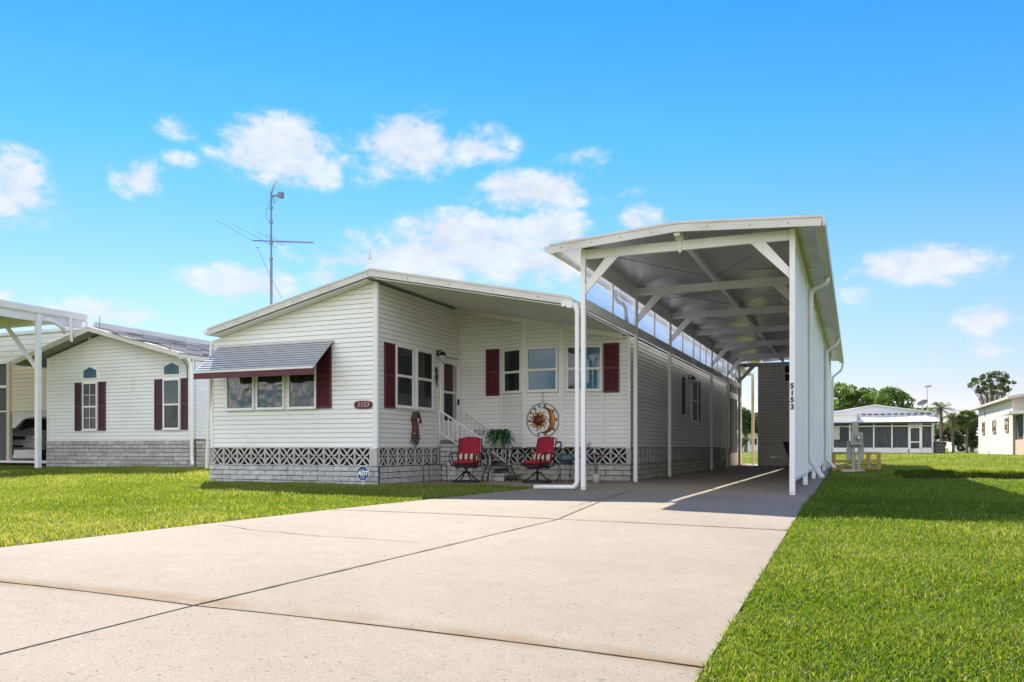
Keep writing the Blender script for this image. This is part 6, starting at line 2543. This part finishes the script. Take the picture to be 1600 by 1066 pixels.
# distant buildings
fh = thing('far_building', 'small white building with a pale roof far behind the palms', 'building', (12, 110, .4))
q = MB()
q.box((10.9, 110, .3), (20, 116, 2.1))
q.build('wall', M['siding_nbr'], fh)
q = MB()
q.prism([(10.4, 109.4, 2.1), (20, 109.4, 2.1), (20, 112, 3.0), (11.2, 112, 3.0)], (0, 0, .1))
q.build('roof', M['roofing'], fh)
q = MB()
q.box((13.0, 109.95, 1.2), (13.9, 110, 1.8))
q.box((11.6, 109.95, .4), (12.2, 110, 1.8))
q.build('window', M['curtain_dark'], fh)
fb = thing('far_white_house', 'white house with a pale roof seen through the gap behind the carport', 'house', (-11.5, 95, .4))
q = MB()
q.box((-18, 95, .3), (-5, 101, 2.35))
q.build('wall', M['siding_nbr'], fb)
q = MB()
q.prism([(-18.4, 94.5, 2.3), (-4.8, 94.5, 2.3), (-5, 98, 3.3), (-18, 98, 3.3)], (0, 0, .1))
q.build('roof', M['roofing'], fb)
for x in (-12.2, -10.9, -9.6, -13.8):
    q = MB()
    q.box((x, 94.95, 1.1), (x + .7, 95, 1.8))
    q.build('window', M['curtain_dark'], fb)

# ------------------------------------------------------------------ trees
M['leaf'] = leaf_mat('oak_leaf', [(.03, .07, .014), (.08, .14, .028), (.14, .21, .045), (.21, .28, .07)], .4)
M['leaf_dark'] = leaf_mat('dark_leaf', [(.03, .055, .022), (.07, .105, .04), (.12, .16, .06)], .35)
M['palm'] = leaf_mat('palm_leaf', [(.04, .08, .025), (.10, .15, .045), (.18, .23, .08)], .35)
M['palm_dry'] = leaf_mat('dry_palm_leaf', [(.16, .11, .05), (.28, .2, .1)], .2)
def limb_tree(name, label, x, y, h, rx, rz_, nclump, leaves, lsize, m='leaf', trunk=.2, cz=.62, sparse=False, group=None, ry=None, seed=1, low=.15):
    rr2 = random.Random(seed)
    z0 = gz(x, y) - .05
    t = thing(name, label, 'tree', (x, y, z0), group)
    ry = ry or rx
    q = MB()
    q.tube([(x, y, z0), (x + .1, y, z0 + h * .25), (x, y, z0 + h * .5)], [trunk, trunk * .8, trunk * .6], 8)
    cl_ = []
    for k in range(nclump):
        while True:
            a, b, c_ = rr2.uniform(-1, 1), rr2.uniform(-1, 1), rr2.uniform(-1, 1)
            if a * a + b * b + c_ * c_ < 1 and (not sparse or a * a + b * b + c_ * c_ > .25):
                break
        c = Vector((x + a * rx, y + b * ry, z0 + h * cz + c_ * rz_))
        cl_.append(c)
        if k < (nclump if sparse else 14):
            s_ = Vector((x, y, z0 + h * rr2.uniform(.3, .5)))
            mid = s_.lerp(c, .5) + Vector((0, 0, -.06 * h))
            q.tube([s_, mid, c], [trunk * .4, trunk * .22, trunk * .06], 5)
    q.build('trunk', M['bark'], t)
    nl = leaves
    cc = np.array([tuple(c) for c in cl_])
    cr_ = np.array([rr2.uniform(.6, 1.25) for _ in cl_]) * (rx * (.13 if sparse else .34))
    rng = np.random.default_rng(seed)
    idx = rng.integers(0, len(cl_), nl)
    d = rng.normal(0, 1, (nl, 3))
    d /= np.linalg.norm(d, axis=1)[:, None]
    rad_ = cr_[idx] * rng.uniform(.35, 1, nl) ** .5
    P = cc[idx] + d * rad_[:, None] * np.array([1, 1, .75])
    P[:, 2] = np.maximum(P[:, 2], z0 + h * low)
    a = rng.normal(0, 1, (nl, 3))
    a /= np.linalg.norm(a, axis=1)[:, None]
    b = np.cross(a, rng.normal(0, 1, (nl, 3)))
    b /= np.linalg.norm(b, axis=1)[:, None]
    s_ = (lsize * rng.uniform(.6, 1.3, nl))[:, None]
    V = np.stack([P - a * s_, P - b * s_ * .55, P + a * s_, P + b * s_ * .55], 1).reshape(-1, 3)
    me_ = bpy.data.meshes.new('crown')
    me_.vertices.add(nl * 4)
    me_.vertices.foreach_set('co', V.reshape(-1).astype(np.float32))
    me_.loops.add(nl * 4)
    me_.loops.foreach_set('vertex_index', np.arange(nl * 4, dtype=np.int32))
    me_.polygons.add(nl)
    me_.polygons.foreach_set('loop_start', np.arange(0, nl * 4, 4, dtype=np.int32))
    me_.polygons.foreach_set('loop_total', np.full(nl, 4, dtype=np.int32))
    me_.update(calc_edges=True)
    me_.materials.append(M[m])
    link('crown', me_, t)
    return t
gB = 'trees behind the screened house'
limb_tree('oak_tree', 'largest rounded green tree above the left of the screened house roof', -.6, 82, 6.9, 2.2, 1.7, 34, 9000, .13, seed=3, cz=.68, group=gB)
limb_tree('oak_tree', 'rounded green tree above the gable of the screened house', 2.4, 80, 6.2, 2.0, 1.7, 30, 8000, .13, seed=4, cz=.64, group=gB)
limb_tree('oak_tree', 'smaller olive green tree between the gable and the satellite dish', 5.0, 84, 5.0, 1.5, 1.5, 20, 4500, .12, seed=5, cz=.6, group=gB)
limb_tree('shrub', 'dark bushy mass behind the air conditioning cabinet', 7.2, 82, 3.2, 1.6, 1.2, 18, 4500, .12, 'leaf_dark', seed=6, cz=.5, low=.02)
limb_tree('shrub', 'dark bushy tree behind the round topped palm next to the cream house', 10.2, 88, 4.3, 1.7, 1.7, 22, 5200, .13, 'leaf_dark', seed=8, cz=.55, low=.02)
limb_tree('pine_tree', 'tall sparse tree with an open crown above the cream house roof', 13.6, 100, 9.2, 2.2, 1.35, 90, 5200, .10, 'leaf_dark', .14, .8, True, seed=9)
limb_tree('oak_tree', 'grey green tree seen through the gap beside the utility room', -10.6, 88, 5.2, 1.9, 1.7, 24, 5000, .14, 'leaf_dark', seed=12, cz=.65)
limb_tree('shrub', 'low dark bush in front of the white house in the gap', -9.9, 78, 1.9, .8, .6, 10, 1500, .1, 'leaf_dark', seed=13, cz=.55, low=.02)
def palm_tree(name, label, x, y, h, nf, fl, fan=False, seed=1, dry=True):
    rr2 = random.Random(seed)
    z0 = gz(x, y) - .05
    t = thing(name, label, 'palm tree', (x, y, z0), None)
    q = MB()
    n = 12
    q.tube([(x + .03 * math.sin(i), y, z0 + h * i / n) for i in range(n + 1)], [.10 + .015 * (i % 2) for i in range(n + 1)], 8)
    q.build('trunk', M['bark'], t)
    q = MB()
    qd = MB()
    top = Vector((x, y, z0 + h))
    for k in range(nf):
        a = rr2.uniform(0, 2 * math.pi)
        e = rr2.uniform(-.6, 1.2)
        tgt = qd if (e < -.35 and dry) else q
        dirh = Vector((math.cos(a), math.sin(a), 0))
        side = Vector((-math.sin(a), math.cos(a), 0))
        if fan:
            c = top + dirh * fl * .45 * math.cos(e) + Vector((0, 0, fl * .5 * math.sin(e)))
            q.tube([top, c], .012, 3, False)
            ax2 = (dirh * math.cos(e) + Vector((0, 0, math.sin(e)))).normalized()
            for j in range(13):
                b = -1.5 + 3.0 * j / 12
                dd = ax2 * math.cos(b) + side * math.sin(b)
                tip = c + dd * fl * .5 * rr2.uniform(.85, 1.05) + Vector((0, 0, -.10 * fl))
                w = (side * math.cos(b) - ax2 * math.sin(b)) * .035
                mdp = c.lerp(tip, .5)
                tgt.poly([c, mdp + w, tip, mdp - w])
        else:
            pv = None
            for i in range(11):
                s_ = i / 10
                p = top + dirh * fl * s_ * math.cos(e) * .95 + Vector((0, 0, fl * (s_ * math.sin(e) - .62 * s_ * s_)))
                if pv is not None:
                    L = .38 * math.sin(math.pi * min(1, .12 + s_ * .86))
                    for sg in (-1, 1):
                        for off in (0, .5):
                            bs = pv.lerp(p, off)
                            tip = bs + side * sg * L * .8 + (p - pv).normalized() * L * .5 + Vector((0, 0, -L * .5))
                            tgt.poly([bs, bs + (p - pv) * .32, tip])
                pv = p
    q.build('crown', M['palm'], t)
    if qd.v:
        qd.build('dry_fronds', M['palm_dry'], t)
palm_tree('palm_tree', 'feathery palm just right of the disc antenna', 6.6, 76, 3.7, 30, 1.7, seed=2)
palm_tree('palm_tree', 'shorter feathery palm between the two other palms', 7.45, 76, 2.9, 30, 1.4, seed=5)
palm_tree('palm_tree', 'round topped fan palm beside the cream house', 8.45, 76, 2.75, 60, 1.15, True, seed=7, dry=False)

# ------------------------------------------------------------------ across the street behind the viewer
q = MB()
q.poly([(-90, -7, gz(0, -7) + .01), (90, -7, gz(0, -7) + .01), (90, -13, gz(0, -7) + .01), (-90, -13, gz(0, -7) + .01)])
props(q.build('road', M['asphalt'], None), kind='structure')
for k, (x, y, lab) in enumerate(((-16, -30, 'oak tree across the street reflected in the front windows'), (6, -34, 'second oak tree across the street seen in window reflections'))):
    limb_tree('street_tree', lab, x, y, 7, 2.6, 2.2, 24, 4000, .2, seed=30 + k, cz=.65)
palm_tree('palm_tree', 'palm across the street reflected in the blue porch windows', -5, -26, 5.0, 30, 2.2, seed=15)
